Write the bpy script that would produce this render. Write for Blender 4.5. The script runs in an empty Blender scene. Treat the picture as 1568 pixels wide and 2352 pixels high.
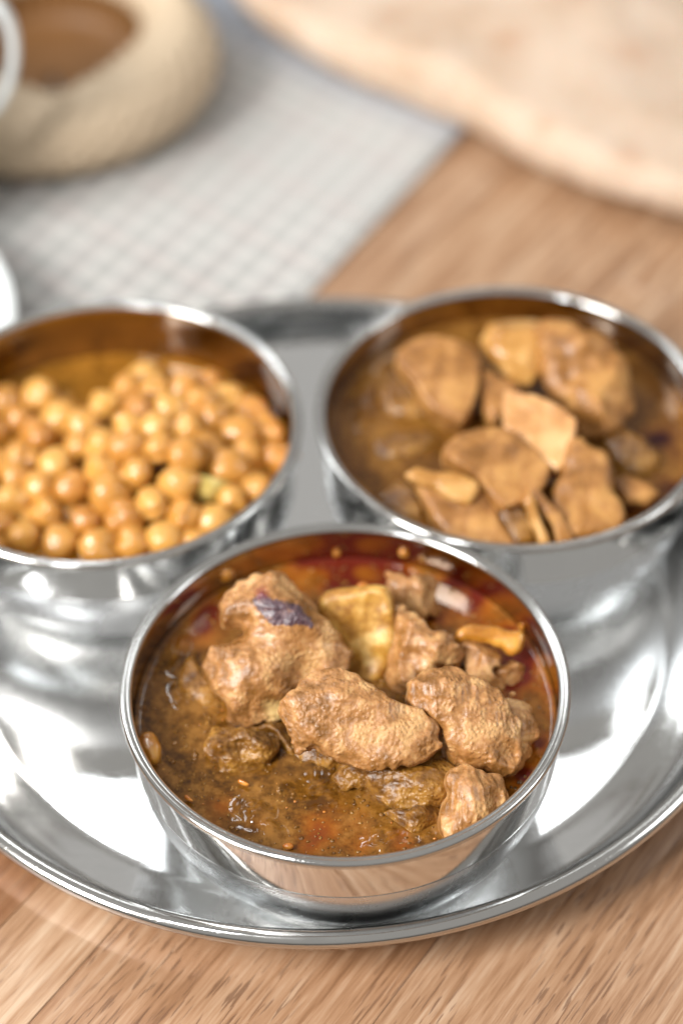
import bpy, bmesh, math, random
import numpy as np
from mathutils import Vector, Matrix
R = math.radians
CM = 0.01
scene = bpy.context.scene
COL = scene.collection

# ------------------------------------------------------------------ camera
pitch, roll = 0.7780, -0.017
c_, s_ = math.cos(pitch), math.sin(pitch)
fw = Vector((0, c_, -s_)); rt = Vector((1, 0, 0)); up = Vector((0, s_, c_))
rt2 = rt*math.cos(roll) + up*math.sin(roll); up2 = -rt*math.sin(roll) + up*math.cos(roll)
CAM = Vector((0, 0, 41.22))*CM
cd = bpy.data.cameras.new('camera'); cam = bpy.data.objects.new('camera', cd); COL.objects.link(cam)
m = Matrix((( rt2.x, up2.x, -fw.x, CAM.x), (rt2.y, up2.y, -fw.y, CAM.y), (rt2.z, up2.z, -fw.z, CAM.z), (0, 0, 0, 1)))
cam.matrix_world = m
cd.sensor_fit = 'VERTICAL'; cd.sensor_height = 36; cd.lens = 4743.162/2352*36
cd.clip_start = 0.01; cd.clip_end = 50
cd.dof.use_dof = True; cd.dof.focus_distance = 0.462; cd.dof.aperture_fstop = 4.6; cd.dof.aperture_blades = 0
scene.camera = cam

# ------------------------------------------------------------------ light
w = bpy.data.worlds.new('World'); scene.world = w; w.use_nodes = True
bg = w.node_tree.nodes['Background']; bg.inputs['Strength'].default_value = .50
_tc = w.node_tree.nodes.new('ShaderNodeTexCoord'); _sp = w.node_tree.nodes.new('ShaderNodeSeparateXYZ'); _rp = w.node_tree.nodes.new('ShaderNodeValToRGB')
w.node_tree.links.new(_tc.outputs['Generated'], _sp.inputs[0]); w.node_tree.links.new(_sp.outputs[2], _rp.inputs['Fac']); w.node_tree.links.new(_rp.outputs['Color'], bg.inputs['Color'])
_rp.color_ramp.elements[0].position = .05; _rp.color_ramp.elements[0].color = (.22, .20, .18, 1)      # walls of the room, darker than its ceiling
_rp.color_ramp.elements[1].position = .46; _rp.color_ramp.elements[1].color = (.80, .78, .75, 1)
def area(name, loc, target, sx, sy, power, color=(1, 1, 1)):
    d = bpy.data.lights.new(name, 'AREA'); d.shape = 'RECTANGLE'; d.size = sx; d.size_y = sy; d.energy = power; d.color = color
    o = bpy.data.objects.new(name, d); COL.objects.link(o); o.location = loc
    o.rotation_euler = (Vector(target)-Vector(loc)).to_track_quat('-Z', 'Y').to_euler()
    return o
T = (0, .38, .02)
for x, y, z, sx, sy, p in ((-1.25, 1.3, 1.2, .35, .7, 6), (-.31, 1.55, 1.5, .07, .36, 1.15),
                          (.36, 1.55, 1.5, .06, .18, .25), (.24, 1.45, 1.5, .04, .24, .12), (-.52, 1.5, 1.45, .05, .4, .5), (1.3, .3, 1.0, .35, .6, 4)):
    area('window_or_added_light', (x, y, z), T, sx, sy, p, (.93, .975, 1))
area('window_or_added_light', (-.42, -.12, 1.25), T, .10, .34, 4.5, (.97, .985, 1))  # small lamp added near the camera to put white glints on the meat
area('window_or_added_light', (-1.4, -.55, 1.35), T, .7, .85, 62, (1, .975, .94))
scene.view_settings.view_transform = 'Standard'; scene.view_settings.look = 'None'
scene.view_settings.exposure = .30; scene.view_settings.gamma = 1
scene.cycles.max_bounces = 10; scene.cycles.glossy_bounces = 6; scene.cycles.diffuse_bounces = 4
scene.cycles.sample_clamp_indirect = 4; scene.cycles.caustics_reflective = True; scene.cycles.blur_glossy = .3

# ------------------------------------------------------------------ helpers
def tag(o, label=None, cat=None, group=None, kind=None):
    if label: o['label'] = label
    if cat: o['category'] = cat
    if group: o['group'] = group
    if kind: o['kind'] = kind
    return o
def empty(name, loc=(0, 0, 0)):
    o = bpy.data.objects.new(name, None); COL.objects.link(o); o.location = Vector(loc)*CM; o.empty_display_size = .01
    return o
def link(name, me, parent=None, loc=(0, 0, 0), mat=None):
    o = bpy.data.objects.new(name, me); COL.objects.link(o); o.location = Vector(loc)*CM
    if parent: o.parent = parent
    if mat and not me.materials: me.materials.append(mat)
    return o
def mesh(name, verts, faces, smooth=True):          # verts in cm
    me = bpy.data.meshes.new(name)
    v = np.asarray(verts, dtype=np.float64)*CM
    f = faces
    if isinstance(f, np.ndarray) and f.ndim == 2:
        n, k = f.shape
        me.vertices.add(len(v)); me.vertices.foreach_set('co', v.ravel())
        me.loops.add(n*k); me.loops.foreach_set('vertex_index', f.ravel().astype(np.int32))
        me.polygons.add(n); me.polygons.foreach_set('loop_start', np.arange(0, n*k, k, dtype=np.int32))
        me.update(calc_edges=True)
    else:
        me.from_pydata([tuple(x) for x in v], [], f); me.update()
    me.polygons.foreach_set('use_smooth', [smooth]*len(me.polygons)); me.update()
    return me
def lathe(prof, n=160, close=False, rfun=None):
    """profile [(r,z)] in cm turned about z; faces point left of the profile direction"""
    t = np.linspace(0, 2*np.pi, n, endpoint=False); p = np.array(prof, float); k = len(p)
    rr = np.repeat(p[:, 0][:, None], n, 1)
    if rfun is not None: rr = rfun(rr, p[:, 1][:, None], t[None])
    V = np.stack([rr*np.cos(t), rr*np.sin(t), np.repeat(p[:, 1][:, None], n, 1)], -1).reshape(-1, 3)
    i = np.arange(k if close else k-1)[:, None]; j = np.arange(n)[None]
    a = i*n+j; b = i*n+(j+1) % n; c = ((i+1) % k)*n+(j+1) % n; d = ((i+1) % k)*n+j
    return V, np.stack([a, b, c, d], -1).reshape(-1, 4)
def smooth_prof(pts, sub=6):
    p = np.array(pts, float); out = []
    for i in range(len(p)-1):
        p0 = p[max(i-1, 0)]; p1 = p[i]; p2 = p[i+1]; p3 = p[min(i+2, len(p)-1)]
        for t in np.linspace(0, 1, sub, endpoint=False):
            out.append(.5*((2*p1)+(-p0+p2)*t+(2*p0-5*p1+4*p2-p3)*t*t+(-p0+3*p1-3*p2+p3)*t**3))
    out.append(p[-1]); return np.array(out)

# ---- noise on a regular grid (cubic B-spline value noise)
def bw(x):
    i = np.floor(x).astype(int); t = x-i
    return i, np.stack([(1-t)**3/6, (3*t**3-6*t**2+4)/6, (-3*t**3+3*t**2+3*t+1)/6, t**3/6], -1)
def wmat(coords, L):
    x = (coords-coords.min())/L+1; i, wt = bw(x); n = i.max()+4; W = np.zeros((len(coords), n))
    for k in range(4): W[np.arange(len(coords)), i-1+k] += wt[:, k]
    return W
def gnoise(axes, L, rs):
    Ws = [wmat(a, l) for a, l in zip(axes, L if isinstance(L, (tuple, list)) else [L]*len(axes))]; lat = rs.uniform(-1, 1, [W.shape[1] for W in Ws])
    o = lat
    for W in Ws: o = np.tensordot(o, W, axes=(0, 1))
    return o*2.2
# ---- naive surface nets
def surface_nets(f, origin, h):
    s = f < 0; nx, ny, nz = f.shape
    cs = [(i, j, k) for i in (0, 1) for j in (0, 1) for k in (0, 1)]
    cnt = sum(s[i:nx-1+i, j:ny-1+j, k:nz-1+k].astype(np.int8) for i, j, k in cs)
    act = (cnt > 0) & (cnt < 8); idx = np.full(act.shape, -1, np.int64); A = np.argwhere(act); idx[act] = np.arange(len(A))
    P = np.zeros((len(A), 3)); N = np.zeros(len(A))
    vals = {c: f[A[:, 0]+c[0], A[:, 1]+c[1], A[:, 2]+c[2]] for c in cs}
    for c in cs:
        for ax in range(3):
            if c[ax] == 0:
                d = list(c); d[ax] = 1; d = tuple(d); a = vals[c]; b = vals[d]; m = (a < 0) != (b < 0)
                t = np.where(m, a/(np.where(m, a-b, 1)), 0); q = np.repeat(np.array(c, float)[None], len(A), 0); q[:, ax] += t
                P += q*m[:, None]; N += m
    V = (A+P/np.maximum(N, 1)[:, None])*h+origin
    F = []
    for ax in range(3):
        u, v = [(1, 2), (2, 0), (0, 1)][ax]
        sl0 = [slice(None)]*3; sl1 = [slice(None)]*3; sl0[ax] = slice(0, -1); sl1[ax] = slice(1, None)
        a = s[tuple(sl0)]; b = s[tuple(sl1)]
        E = np.argwhere(a != b); E = E[(E[:, u] > 0) & (E[:, v] > 0) & (E[:, u] < f.shape[u]-1) & (E[:, v] < f.shape[v]-1)]
        du = np.zeros(3, int); du[u] = 1; dv = np.zeros(3, int); dv[v] = 1
        g = lambda X: idx[X[:, 0], X[:, 1], X[:, 2]]
        q = np.stack([g(E-du-dv), g(E-dv), g(E), g(E-du)], -1); ins = a[E[:, 0], E[:, 1], E[:, 2]]
        q[~ins] = q[~ins][:, ::-1]; F.append(q)
    return V, np.concatenate(F)
def chaikin(p, n=2):
    p = np.array(p, float)
    for _ in range(n):
        q = np.roll(p, -1, 0); p = np.stack([.75*p+.25*q, .25*p+.75*q], 1).reshape(-1, 2)
    return p
def poly_sdf(X, Y, p):
    d = np.full(X.shape, 1e9); ins = np.zeros(X.shape, bool); n = len(p)
    for i in range(n):
        a = p[i]; b = p[(i+1) % n]; e = b-a; wx = X-a[0]; wy = Y-a[1]
        t = np.clip((wx*e[0]+wy*e[1])/max(e@e, 1e-12), 0, 1); d = np.minimum(d, (wx-e[0]*t)**2+(wy-e[1]*t)**2)
        c = ((a[1] <= Y) != (b[1] <= Y)); ins ^= c & (X < a[0]+(Y-a[1])*e[0]/(e[1] if abs(e[1]) > 1e-12 else 1e-12))
    return np.where(ins, -1, 1)*np.sqrt(d)
def sdf_solid(pts, h, tb, r, ctrl, amp, vox, seed, L=(.85, .26, .11), wob=1, fib=0, ch=2, grow=.05, facets=0):
    rs = np.random.RandomState(seed*7+3); p = chaikin(pts, ch); mrg = .12+amp[0]+vox*2
    lo = p.min(0)-mrg; hi = p.max(0)+mrg; hm = h+max([c[2] for c in ctrl]+[0])+mrg
    ax = [np.arange(lo[0], hi[0], vox), np.arange(lo[1], hi[1], vox), np.arange(-tb-mrg, hm, vox)]
    X, Y = np.meshgrid(ax[0], ax[1], indexing='ij'); d2 = poly_sdf(X, Y, p)
    d2 = d2-grow+gnoise(ax[:2], .35, rs)*amp[1]*.9*wob+gnoise(ax[:2], .14, rs)*amp[1]*.9*wob
    top = np.full(X.shape, float(h))
    for c in ctrl: top += c[2]*np.exp(-((X-c[0])**2+(Y-c[1])**2)/(2*(c[3]*.75)**2))
    Z = ax[2][None, None]
    q1 = (d2+r)[..., None]; q2 = np.maximum(Z-top[..., None], -Z-tb)+r
    f = np.minimum(np.maximum(q1, q2), 0)+np.sqrt(np.maximum(q1, 0)**2+np.maximum(q2, 0)**2)-r
    if facets:
        rf = np.random.RandomState(seed*13+1); ii = np.argwhere(f[::3, ::3, ::3] < 0)*3; pp = np.stack([ax[k][ii[:, k]] for k in range(3)], -1)
        for k in range(facets):
            t_ = 2*np.pi*(k+rf.uniform(-.3, .3))/facets; el = np.radians(rf.uniform(32, 62)); nn = np.array([np.cos(t_)*np.cos(el), np.sin(t_)*np.cos(el), np.sin(el)])
            cutd = (pp@nn).max()-rf.uniform(.10, .26)
            pl = nn[0]*X[..., None]+nn[1]*Y[..., None]+nn[2]*Z-cutd; kk = .05
            f = np.maximum(f, pl)+np.maximum(kk-np.abs(f-pl), 0)**2/(4*kk)
    if amp[0]: f = f+amp[0]*gnoise(ax, L[0], rs)
    if amp[1]: f = f-amp[1]*1.3*gnoise(ax, L[1], rs)
    if amp[2]: f = f-amp[2]*.8*np.clip(gnoise(ax, L[2], rs)+.1, 0, 1)*np.clip(.7+.7*gnoise(ax, L[1]*1.7, rs), 0, 1.4)
    if fib:
        LL = (.55, .09, .12) if seed % 2 else (.10, .5, .12)
        f = f+fib*(np.abs(gnoise(ax, LL, rs))*2-.6)*np.clip(.6+1.2*gnoise(ax, .5, rs), 0, 1.2)
    V, F = surface_nets(f, np.array([ax[0][0], ax[1][0], ax[2][0]]), vox)
    return V, F

# ------------------------------------------------------------------ node helpers
class NT:
    def __init__(s, name):
        s.m = bpy.data.materials.new(name); s.m.use_nodes = True; s.t = s.m.node_tree; s.b = s.t.nodes['Principled BSDF']
        s.tc = s.t.nodes.new('ShaderNodeTexCoord'); s.obj = s.tc.outputs['Object']
    def n(s, ty, **k):
        o = s.t.nodes.new(ty)
        for a, b in k.items(): setattr(o, a, b)
        return o
    def l(s, a, b): s.t.links.new(a, b)
    def map(s, scale=(1, 1, 1), rot=(0, 0, 0), loc=(0, 0, 0), src=None):
        o = s.n('ShaderNodeMapping'); o.inputs['Scale'].default_value = scale; o.inputs['Rotation'].default_value = rot; o.inputs['Location'].default_value = loc
        s.l(src or s.obj, o.inputs['Vector']); return o.outputs[0]
    def noise(s, scale, detail=3, rough=.5, src=None, dist=0):
        o = s.n('ShaderNodeTexNoise'); o.inputs['Scale'].default_value = scale; o.inputs['Detail'].default_value = detail
        o.inputs['Roughness'].default_value = rough; o.inputs['Distortion'].default_value = dist
        s.l(src or s.obj, o.inputs['Vector']); return o.outputs['Fac']
    def vor(s, scale, src=None, feat='F1', out='Distance', rnd=1):
        o = s.n('ShaderNodeTexVoronoi', feature=feat); o.inputs['Scale'].default_value = scale; o.inputs['Randomness'].default_value = rnd
        s.l(src or s.obj, o.inputs['Vector']); return o.outputs[out]
    def ramp(s, fac, stops, interp='LINEAR'):
        o = s.n('ShaderNodeValToRGB'); cr = o.color_ramp; cr.interpolation = interp
        while len(cr.elements) < len(stops): cr.elements.new(.5)
        for e, (p, c) in zip(cr.elements, stops):
            e.position = p; e.color = (*c, 1) if len(c) == 3 else c
        s.l(fac, o.inputs['Fac']); return o.outputs['Color']
    def mix(s, fac, a, b, blend='MIX'):
        o = s.n('ShaderNodeMix', data_type='RGBA', blend_type=blend)
        for v, i in ((fac, 0), (a, 6), (b, 7)):
            if hasattr(v, 'is_linked') or hasattr(v, 'links'): s.l(v, o.inputs[i])
            elif isinstance(v, (int, float)): o.inputs[i].default_value = v
            else: o.inputs[i].default_value = (*v, 1)
        return o.outputs[2]
    def math(s, op, a, b=0, clamp=False):
        o = s.n('ShaderNodeMath', operation=op); o.use_clamp = clamp
        for v, i in ((a, 0), (b, 1)):
            if isinstance(v, (int, float)): o.inputs[i].default_value = v
            else: s.l(v, o.inputs[i])
        return o.outputs[0]
    def bump(s, hgt, dist, strength=1, nrm=None):
        o = s.n('ShaderNodeBump'); o.inputs['Distance'].default_value = dist; o.inputs['Strength'].default_value = strength
        s.l(hgt, o.inputs['Height'])
        if nrm: s.l(nrm, o.inputs['Normal'])
        return o.outputs[0]
    def attr(s, name):
        o = s.n('ShaderNodeAttribute'); o.attribute_name = name; return o.outputs['Fac']
    def set(s, **k):
        for a, v in k.items():
            i = s.b.inputs[a.replace('_', ' ')]
            if hasattr(v, 'links'): s.l(v, i)
            elif isinstance(v, tuple) and len(v) == 3 and i.type == 'RGBA': i.default_value = (*v, 1)
            else: i.default_value = v
        return s.m

# ------------------------------------------------------------------ materials
def steel(name, rough, col=(.74, .735, .72), smear=0.0, brushed=False):
    k = NT(name); n1 = k.noise(60, 4, .6); n2 = k.noise(900, 2, .5, k.map((1, 1, 6)))
    sm = k.ramp(k.noise(38, 5, .65, dist=1.2), [(.45, (0, 0, 0)), (.62, (1, 1, 1))]); r = k.math('ADD', k.math('MULTIPLY', n1, rough*.5), k.math('ADD', rough*.6, k.math('MULTIPLY', sm, .05)))
    if brushed:
        st = k.noise(30, 3, .7, k.map((4, 4, 90)))
        r = k.math('ADD', r, k.math('MULTIPLY', st, .10)); nb = k.bump(st, .00004, .5)
    else: nb = k.bump(k.noise(14, 1, .4), .0006*smear, 1)
    for ang in (.5, 1.9, 2.8):
        sc_ = k.noise(70, 1, .5, k.map((1, 34, 1), rot=(0, 0, ang))); nb = k.bump(k.ramp(sc_, [(.655, (0, 0, 0)), (.67, (1, 1, 1))]), .000006, .3, nb)
    nb = k.bump(n2, .00001, .4, nb)
    return k.set(Base_Color=k.mix(n1, tuple(c*.95 for c in col), col), Metallic=1.0, Roughness=r, Normal=nb, IOR=2.5)
def radial_aniso(m_):
    nt = m_.node_tree; b = nt.nodes['Principled BSDF']; tn = nt.nodes.new('ShaderNodeTangent'); tn.direction_type = 'RADIAL'; tn.axis = 'Z'
    b.inputs['Anisotropic'].default_value = .6; nt.links.new(tn.outputs[0], b.inputs['Tangent']); return m_
M = {}
M['steel'] = steel('polished_steel', .05, smear=.5)
M['steel_rim'] = steel('rim_steel', .12, (.56, .55, .53))
M['steel_brushed'] = steel('brushed_steel', .24, (.72, .73, .74), brushed=True)
radial_aniso(M['steel_brushed'])
def film_reflection_steel():  # brown tint holds both sauce film and the food's painted-in reflection
    m_ = steel('sauce_film_and_reflection_steel', .09, (.72, .70, .67)); nt = m_.node_tree; b = nt.nodes['Principled BSDF']
    tc = nt.nodes.new('ShaderNodeTexCoord'); sp = nt.nodes.new('ShaderNodeSeparateXYZ'); nt.links.new(tc.outputs['Object'], sp.inputs[0])
    nz = nt.nodes.new('ShaderNodeTexNoise'); nz.inputs['Scale'].default_value = 45; nz.inputs['Detail'].default_value = 4; nt.links.new(tc.outputs['Object'], nz.inputs['Vector'])
    mr = nt.nodes.new('ShaderNodeMapRange'); mr.inputs['From Min'].default_value = .043; mr.inputs['From Max'].default_value = .034; nt.links.new(sp.outputs[2], mr.inputs['Value'])
    ad = nt.nodes.new('ShaderNodeMath'); ad.operation = 'ADD'; nt.links.new(mr.outputs[0], ad.inputs[0]); nt.links.new(nz.outputs['Fac'], ad.inputs[1])
    rp = nt.nodes.new('ShaderNodeValToRGB'); rp.color_ramp.elements[0].position = .45; rp.color_ramp.elements[0].color = (.66, .60, .54, 1); rp.color_ramp.elements[1].position = 1.0; rp.color_ramp.elements[1].color = (.47, .37, .28, 1)
    nt.links.new(ad.outputs[0], rp.inputs['Fac']); nt.links.new(rp.outputs['Color'], b.inputs['Base Color']); return m_
M['steel_film_reflection'] = film_reflection_steel()
M['steel_tray'] = steel('tray_steel', .07, (.82, .82, .81), smear=.5)

def food(name, dark, mid, light, rough=.42, coat=.35, coatr=.18, sc=1.0, bumpd=.00038, sss=.15, specks=True, grain=2.6):
    k = NT(name)
    a = k.noise(110*sc, 4, .6); b = k.noise(420*sc, 3, .6); c = k.noise(1500, 2, .6)
    f = k.math('ADD', k.math('MULTIPLY', a, .65), k.math('MULTIPLY', b, .35))
    col = k.ramp(f, [(.38, dark), (.50, mid), (.61, light)])
    v = k.ramp(k.vor(520), [(.0, (1, 1, 1)), (.10, (0, 0, 0))])
    if specks:
        col = k.mix(k.math('MULTIPLY', v, k.math('GREATER_THAN', k.noise(260, 1), .56)), col, (.16, .035, .01))
        v2 = k.ramp(k.vor(610, k.map(loc=(.3, .1, .2))), [(.0, (1, 1, 1)), (.11, (0, 0, 0))])
        col = k.mix(k.math('MULTIPLY', k.math('MULTIPLY', v2, k.math('GREATER_THAN', k.noise(230, 1), .60)), .7), col, (.75, .42, .13))
    g = k.math('MULTIPLY', k.math('SUBTRACT', 1, k.vor(1150, feat='SMOOTH_F1')), k.ramp(k.noise(240, 2), [(.38, (.15,)*3), (.6, (.9,)*3)])); h = k.math('ADD', k.math('MULTIPLY', k.noise(620, 6, .66), .9), k.math('MULTIPLY', g, grain*.6))
    rg = k.ramp(k.noise(170, 3, .6), [(.35, (rough*.6,)*3), (.65, (min(1, rough*1.4),)*3)])
    k.set(Base_Color=col, Roughness=rg, Coat_Weight=coat, Coat_Roughness=coatr, Normal=k.bump(h, bumpd, 1),
          Subsurface_Weight=sss, Subsurface_Radius=(1.0, .45, .15), Subsurface_Scale=.0035, Specular_IOR_Level=.5)
    return k, col
def masked(k, col):
    pu = k.attr('purple'); p2 = k.attr('purple2'); ft = k.attr('fat')
    pn = k.noise(700, 3, .7)
    ed = k.math('MULTIPLY', k.math('SUBTRACT', k.noise(380, 4, .7), .5), 1.6)
    pu = k.ramp(k.math('ADD', pu, k.math('MULTIPLY', ed, k.math('MULTIPLY', k.math('MULTIPLY', pu, k.math('SUBTRACT', 1, pu)), 4))), [(.35, (0, 0, 0)), (.6, (1, 1, 1))])
    pc = k.ramp(pn, [(.35, (.045, .022, .032)), (.58, (.11, .06, .07)), (.72, (.28, .15, .10))])
    col = k.mix(pu, col, pc); col = k.mix(k.math('MULTIPLY', p2, .7), col, (.22, .03, .03)); col = k.mix(k.math('MULTIPLY', ft, .8), col, (.72, .50, .20))
    k.l(col, k.b.inputs['Base Color']); return k.m
M['meat'] = masked(*food('stewed_meat', (.21, .088, .018), (.39, .180, .058), (.56, .315, .125), rough=.36, coat=.22, coatr=.16))
M['wetmeat'] = food('sauce_coated_meat', (.085, .031, .004), (.20, .085, .012), (.34, .165, .030), rough=.24, coat=.1, coatr=.08)[0].m
M['potato'] = food('stewed_potato', (.28, .115, .014), (.46, .235, .040), (.66, .42, .13), rough=.42, coat=.05, coatr=.15, sc=.9, bumpd=.0001, grain=.15, sss=.3)[0].m
M['skin'] = food('orange_skin', (.30, .11, .010), (.48, .20, .022), (.62, .31, .05), rough=.28, coat=.6, coatr=.08, sc=.6, bumpd=.0001, sss=.3)[0].m
M['orange'] = food('orange_morsel', (.36, .10, .01), (.52, .18, .02), (.66, .29, .05), rough=.25, coat=.6, coatr=.06, bumpd=.00005, specks=False)[0].m
M['cube'] = food('cubed_meat', (.19, .076, .014), (.33, .145, .034), (.45, .225, .062), rough=.55, coat=.0, sc=.6, bumpd=.00012, specks=False)[0].m
M['cubeorange'] = food('orange_cubed_meat', (.34, .150, .032), (.46, .230, .058), (.56, .31, .095), rough=.34, coat=.1, sc=.5, bumpd=.0001, specks=False)[0].m
M['cubepink'] = food('pinkish_cubed_meat', (.44, .21, .075), (.56, .29, .11), (.66, .38, .165), rough=.34, coat=.1, sc=.5, bumpd=.0001, specks=False)[0].m
def pea_mat():
    k = NT('chickpea_skin'); oi = k.n('ShaderNodeObjectInfo').outputs['Random']
    base = k.ramp(oi, [(0, (.48, .200, .030)), (.5, (.63, .305, .060)), (1, (.74, .410, .100))])
    n = k.noise(300, 3, .6); col = k.mix(n, base, k.mix(.5, base, (.25, .10, .015)))
    return k.set(Base_Color=col, Roughness=.36, Coat_Weight=.5, Coat_Roughness=.07, Normal=k.bump(k.noise(400, 3), .0002, 1),
                 Subsurface_Weight=.35, Subsurface_Radius=(1, .5, .15), Subsurface_Scale=.003)
M['pea'] = pea_mat()
def gravy(name, dark, mid, light, oilc, rough=.34, sc=1.0):
    k = NT(name); a = k.noise(70*sc, 5, .65, dist=.6); b = k.noise(600, 3, .6)
    b2 = k.noise(420, 5, .7); f = k.math('ADD', k.math('MULTIPLY', a, .55), k.math('MULTIPLY', b2, .45))
    col = k.ramp(f, [(.41, dark), (.5, mid), (.59, light)])
    sp1 = k.ramp(k.vor(420), [(.0, (1, 1, 1)), (.14, (0, 0, 0))]); col = k.mix(k.math('MULTIPLY', sp1, k.math('GREATER_THAN', k.noise(150, 1), .5)), col, (.045, .016, .004))
    sp2 = k.ramp(k.vor(380, k.map(loc=(.5, .2, 0))), [(.0, (1, 1, 1)), (.12, (0, 0, 0))]); col = k.mix(k.math('MULTIPLY', sp2, k.math('GREATER_THAN', k.noise(170, 1), .55)), col, (.62, .30, .04))
    oil_reflect = k.attr('oil_reflect'); oo = k.math('MULTIPLY', oil_reflect, k.ramp(k.math('ADD', k.noise(200, 4, .7), k.math('MULTIPLY', oil_reflect, .25)), [(.40, (.25,)*3), (.65, (1,)*3)]), True)
    col = k.mix(oo, col, k.ramp(oil_reflect, [(.55, oilc), (1.0, (oilc[0]*.36, oilc[1]*.15, oilc[2]*1.2))]))  # maroon end paints a dark reflection into the colour, beyond the oily tone
    inv = k.math('SUBTRACT', 1, oo)
    rg = k.math('ADD', k.math('MULTIPLY', inv, rough*.05), .012)
    nb = k.bump(b, .00016, .8); foam = k.attr('foam')
    ob = k.n('ShaderNodeBump'); ob.inputs['Distance'].default_value = .000002; k.l(inv, ob.inputs['Strength']); k.l(k.math('ADD', b, k.math('MULTIPLY', a, 2)), ob.inputs['Height'])
    return k.set(Base_Color=col, Roughness=rg, Coat_Weight=0.0, Normal=ob.outputs[0], Specular_IOR_Level=.35,
                 Subsurface_Weight=.15, Subsurface_Radius=(1, .4, .1), Subsurface_Scale=.003)
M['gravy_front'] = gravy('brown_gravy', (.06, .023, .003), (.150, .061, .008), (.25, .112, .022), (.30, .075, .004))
M['gravy_left'] = gravy('golden_gravy', (.13, .050, .004), (.21, .085, .008), (.29, .125, .015), (.35, .10, .01), rough=.10)
M['gravy_right'] = gravy('ochre_gravy', (.08, .030, .004), (.15, .060, .009), (.23, .105, .020), (.06, .009, .002), rough=.12)

def wood():
    k = NT('oak_table'); oi = k.n('ShaderNodeObjectInfo').outputs['Random']
    off = k.n('ShaderNodeCombineXYZ'); k.l(k.math('MULTIPLY', oi, 3.7), off.inputs[0]); k.l(k.math('MULTIPLY', oi, 9.1), off.inputs[1]); k.l(oi, off.inputs[2])
    ad = k.n('ShaderNodeVectorMath', operation='ADD'); k.l(k.obj, ad.inputs[0]); k.l(off.outputs[0], ad.inputs[1]); src = ad.outputs[0]
    big = k.noise(24, 4, .55, k.map((.22, 2.0, 1), src=src), .5)
    mid = k.noise(150, 4, .65, k.map((.14, 2.4, 1), src=src))
    fine = k.noise(1000, 3, .7, k.map((.055, 1.4, 1), src=src))
    f = k.math('ADD', k.math('MULTIPLY', big, .20), k.math('ADD', k.math('MULTIPLY', mid, .48), k.math('MULTIPLY', fine, .32)))
    col = k.ramp(f, [(.37, (.18, .088, .042)), (.45, (.285, .155, .082)), (.52, (.36, .215, .125)), (.60, (.44, .300, .198))])
    tone = k.n('ShaderNodeObjectInfo').outputs['Color']
    col = k.mix(1.0, col, tone, 'MULTIPLY')
    # dark pores: short dashes along the grain
    pv = k.noise(900, 1.5, .5, k.map((.11, 1.35, 1), src=src)); area_ = k.noise(45, 2, .5, k.map((.4, 1, 1), src=src))
    pore = k.math('MULTIPLY', k.ramp(pv, [(.585, (0, 0, 0)), (.625, (1, 1, 1))]), k.ramp(area_, [(.42, (.1,)*3), (.56, (1,)*3)]))
    col = k.mix(k.math('MULTIPLY', pore, .72), col, (.13, .06, .03))
    h = k.math('SUBTRACT', k.math('MULTIPLY', fine, .5), pore)
    rg = k.math('ADD', .30, k.math('MULTIPLY', mid, .2))
    return k.set(Base_Color=col, Roughness=rg, Normal=k.bump(h, .00012, .7), Coat_Weight=.1, Coat_Roughness=.25)
M['wood'] = wood()
def cloth():
    k = NT('checked_cloth'); uv = k.tc.outputs['UV']
    sep = k.n('ShaderNodeSeparateXYZ'); k.l(uv, sep.inputs[0]); U, V = sep.outputs[0], sep.outputs[1]   # cm
    def stripe(x, period, width, ph=0):
        t = k.math('PINGPONG', k.math('ADD', x, ph+100*period), period/2)
        return k.math('LESS_THAN', t, width/2)
    n = k.noise(90, 3, .6)
    base = k.mix(n, (.31, .303, .285), (.38, .372, .352))
    col = k.mix(k.math('MULTIPLY', stripe(U, 1.0, .34), .8), base, (.57, .555, .525))
    col = k.mix(k.math('MULTIPLY', stripe(V, 1.0, .30), .5), col, (.58, .56, .53))
    col = k.mix(k.math('MULTIPLY', stripe(V, 1.0, .16, .5), .42), col, (.19, .20, .225))
    col = k.mix(k.math('MULTIPLY', stripe(U, 2.0, .14, .5), .5), col, (.36, .26, .26))
    col = k.mix(k.math('MULTIPLY', stripe(V, 3.0, .10, .9), .35), col, (.55, .30, .27))
    hem = k.ramp(k.math('DIVIDE', V, 4.0), [(0, (1, 1, 1)), (.35, (.8,)*3), (.9, (0, 0, 0))])
    blue = k.mix(k.math('MAXIMUM', stripe(U, 1.0, .22), stripe(V, 1.0, .22)), (.40, .46, .56), (.18, .23, .32))
    col = k.mix(k.math('MULTIPLY', hem, .75), col, blue)
    weave = k.n('ShaderNodeTexWave'); weave.inputs['Scale'].default_value = 6; k.l(uv, weave.inputs[0])
    return k.set(Base_Color=col, Roughness=.9, Sheen_Weight=.2, Normal=k.bump(k.math('ADD', weave.outputs['Fac'], k.noise(1500, 2)), .0002, .6))
M['cloth'] = cloth()
def bread_mat():
    k = NT('flatbread_crust'); a = k.noise(35, 4, .6); b = k.noise(180, 3, .6)
    col = k.ramp(k.math('ADD', k.math('MULTIPLY', a, .7), k.math('MULTIPLY', b, .3)), [(.35, (.44, .30, .20)), (.5, (.51, .38, .28)), (.65, (.56, .44, .34))])
    col = k.mix(k.math('MULTIPLY', k.attr('spot'), .5), col, (.36, .17, .08))
    return k.set(Base_Color=col, Roughness=.75, Normal=k.bump(k.math('ADD', a, b), .0008, .8), Subsurface_Weight=.15, Subsurface_Scale=.004)
M['bread'] = bread_mat()
def simple(name, c1, c2, rough, sc=100, coat=0, bd=.0002):
    k = NT(name); n = k.noise(sc, 4, .6)
    return k.set(Base_Color=k.mix(n, c1, c2), Roughness=rough, Coat_Weight=coat, Normal=k.bump(n, bd, .7))
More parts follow.
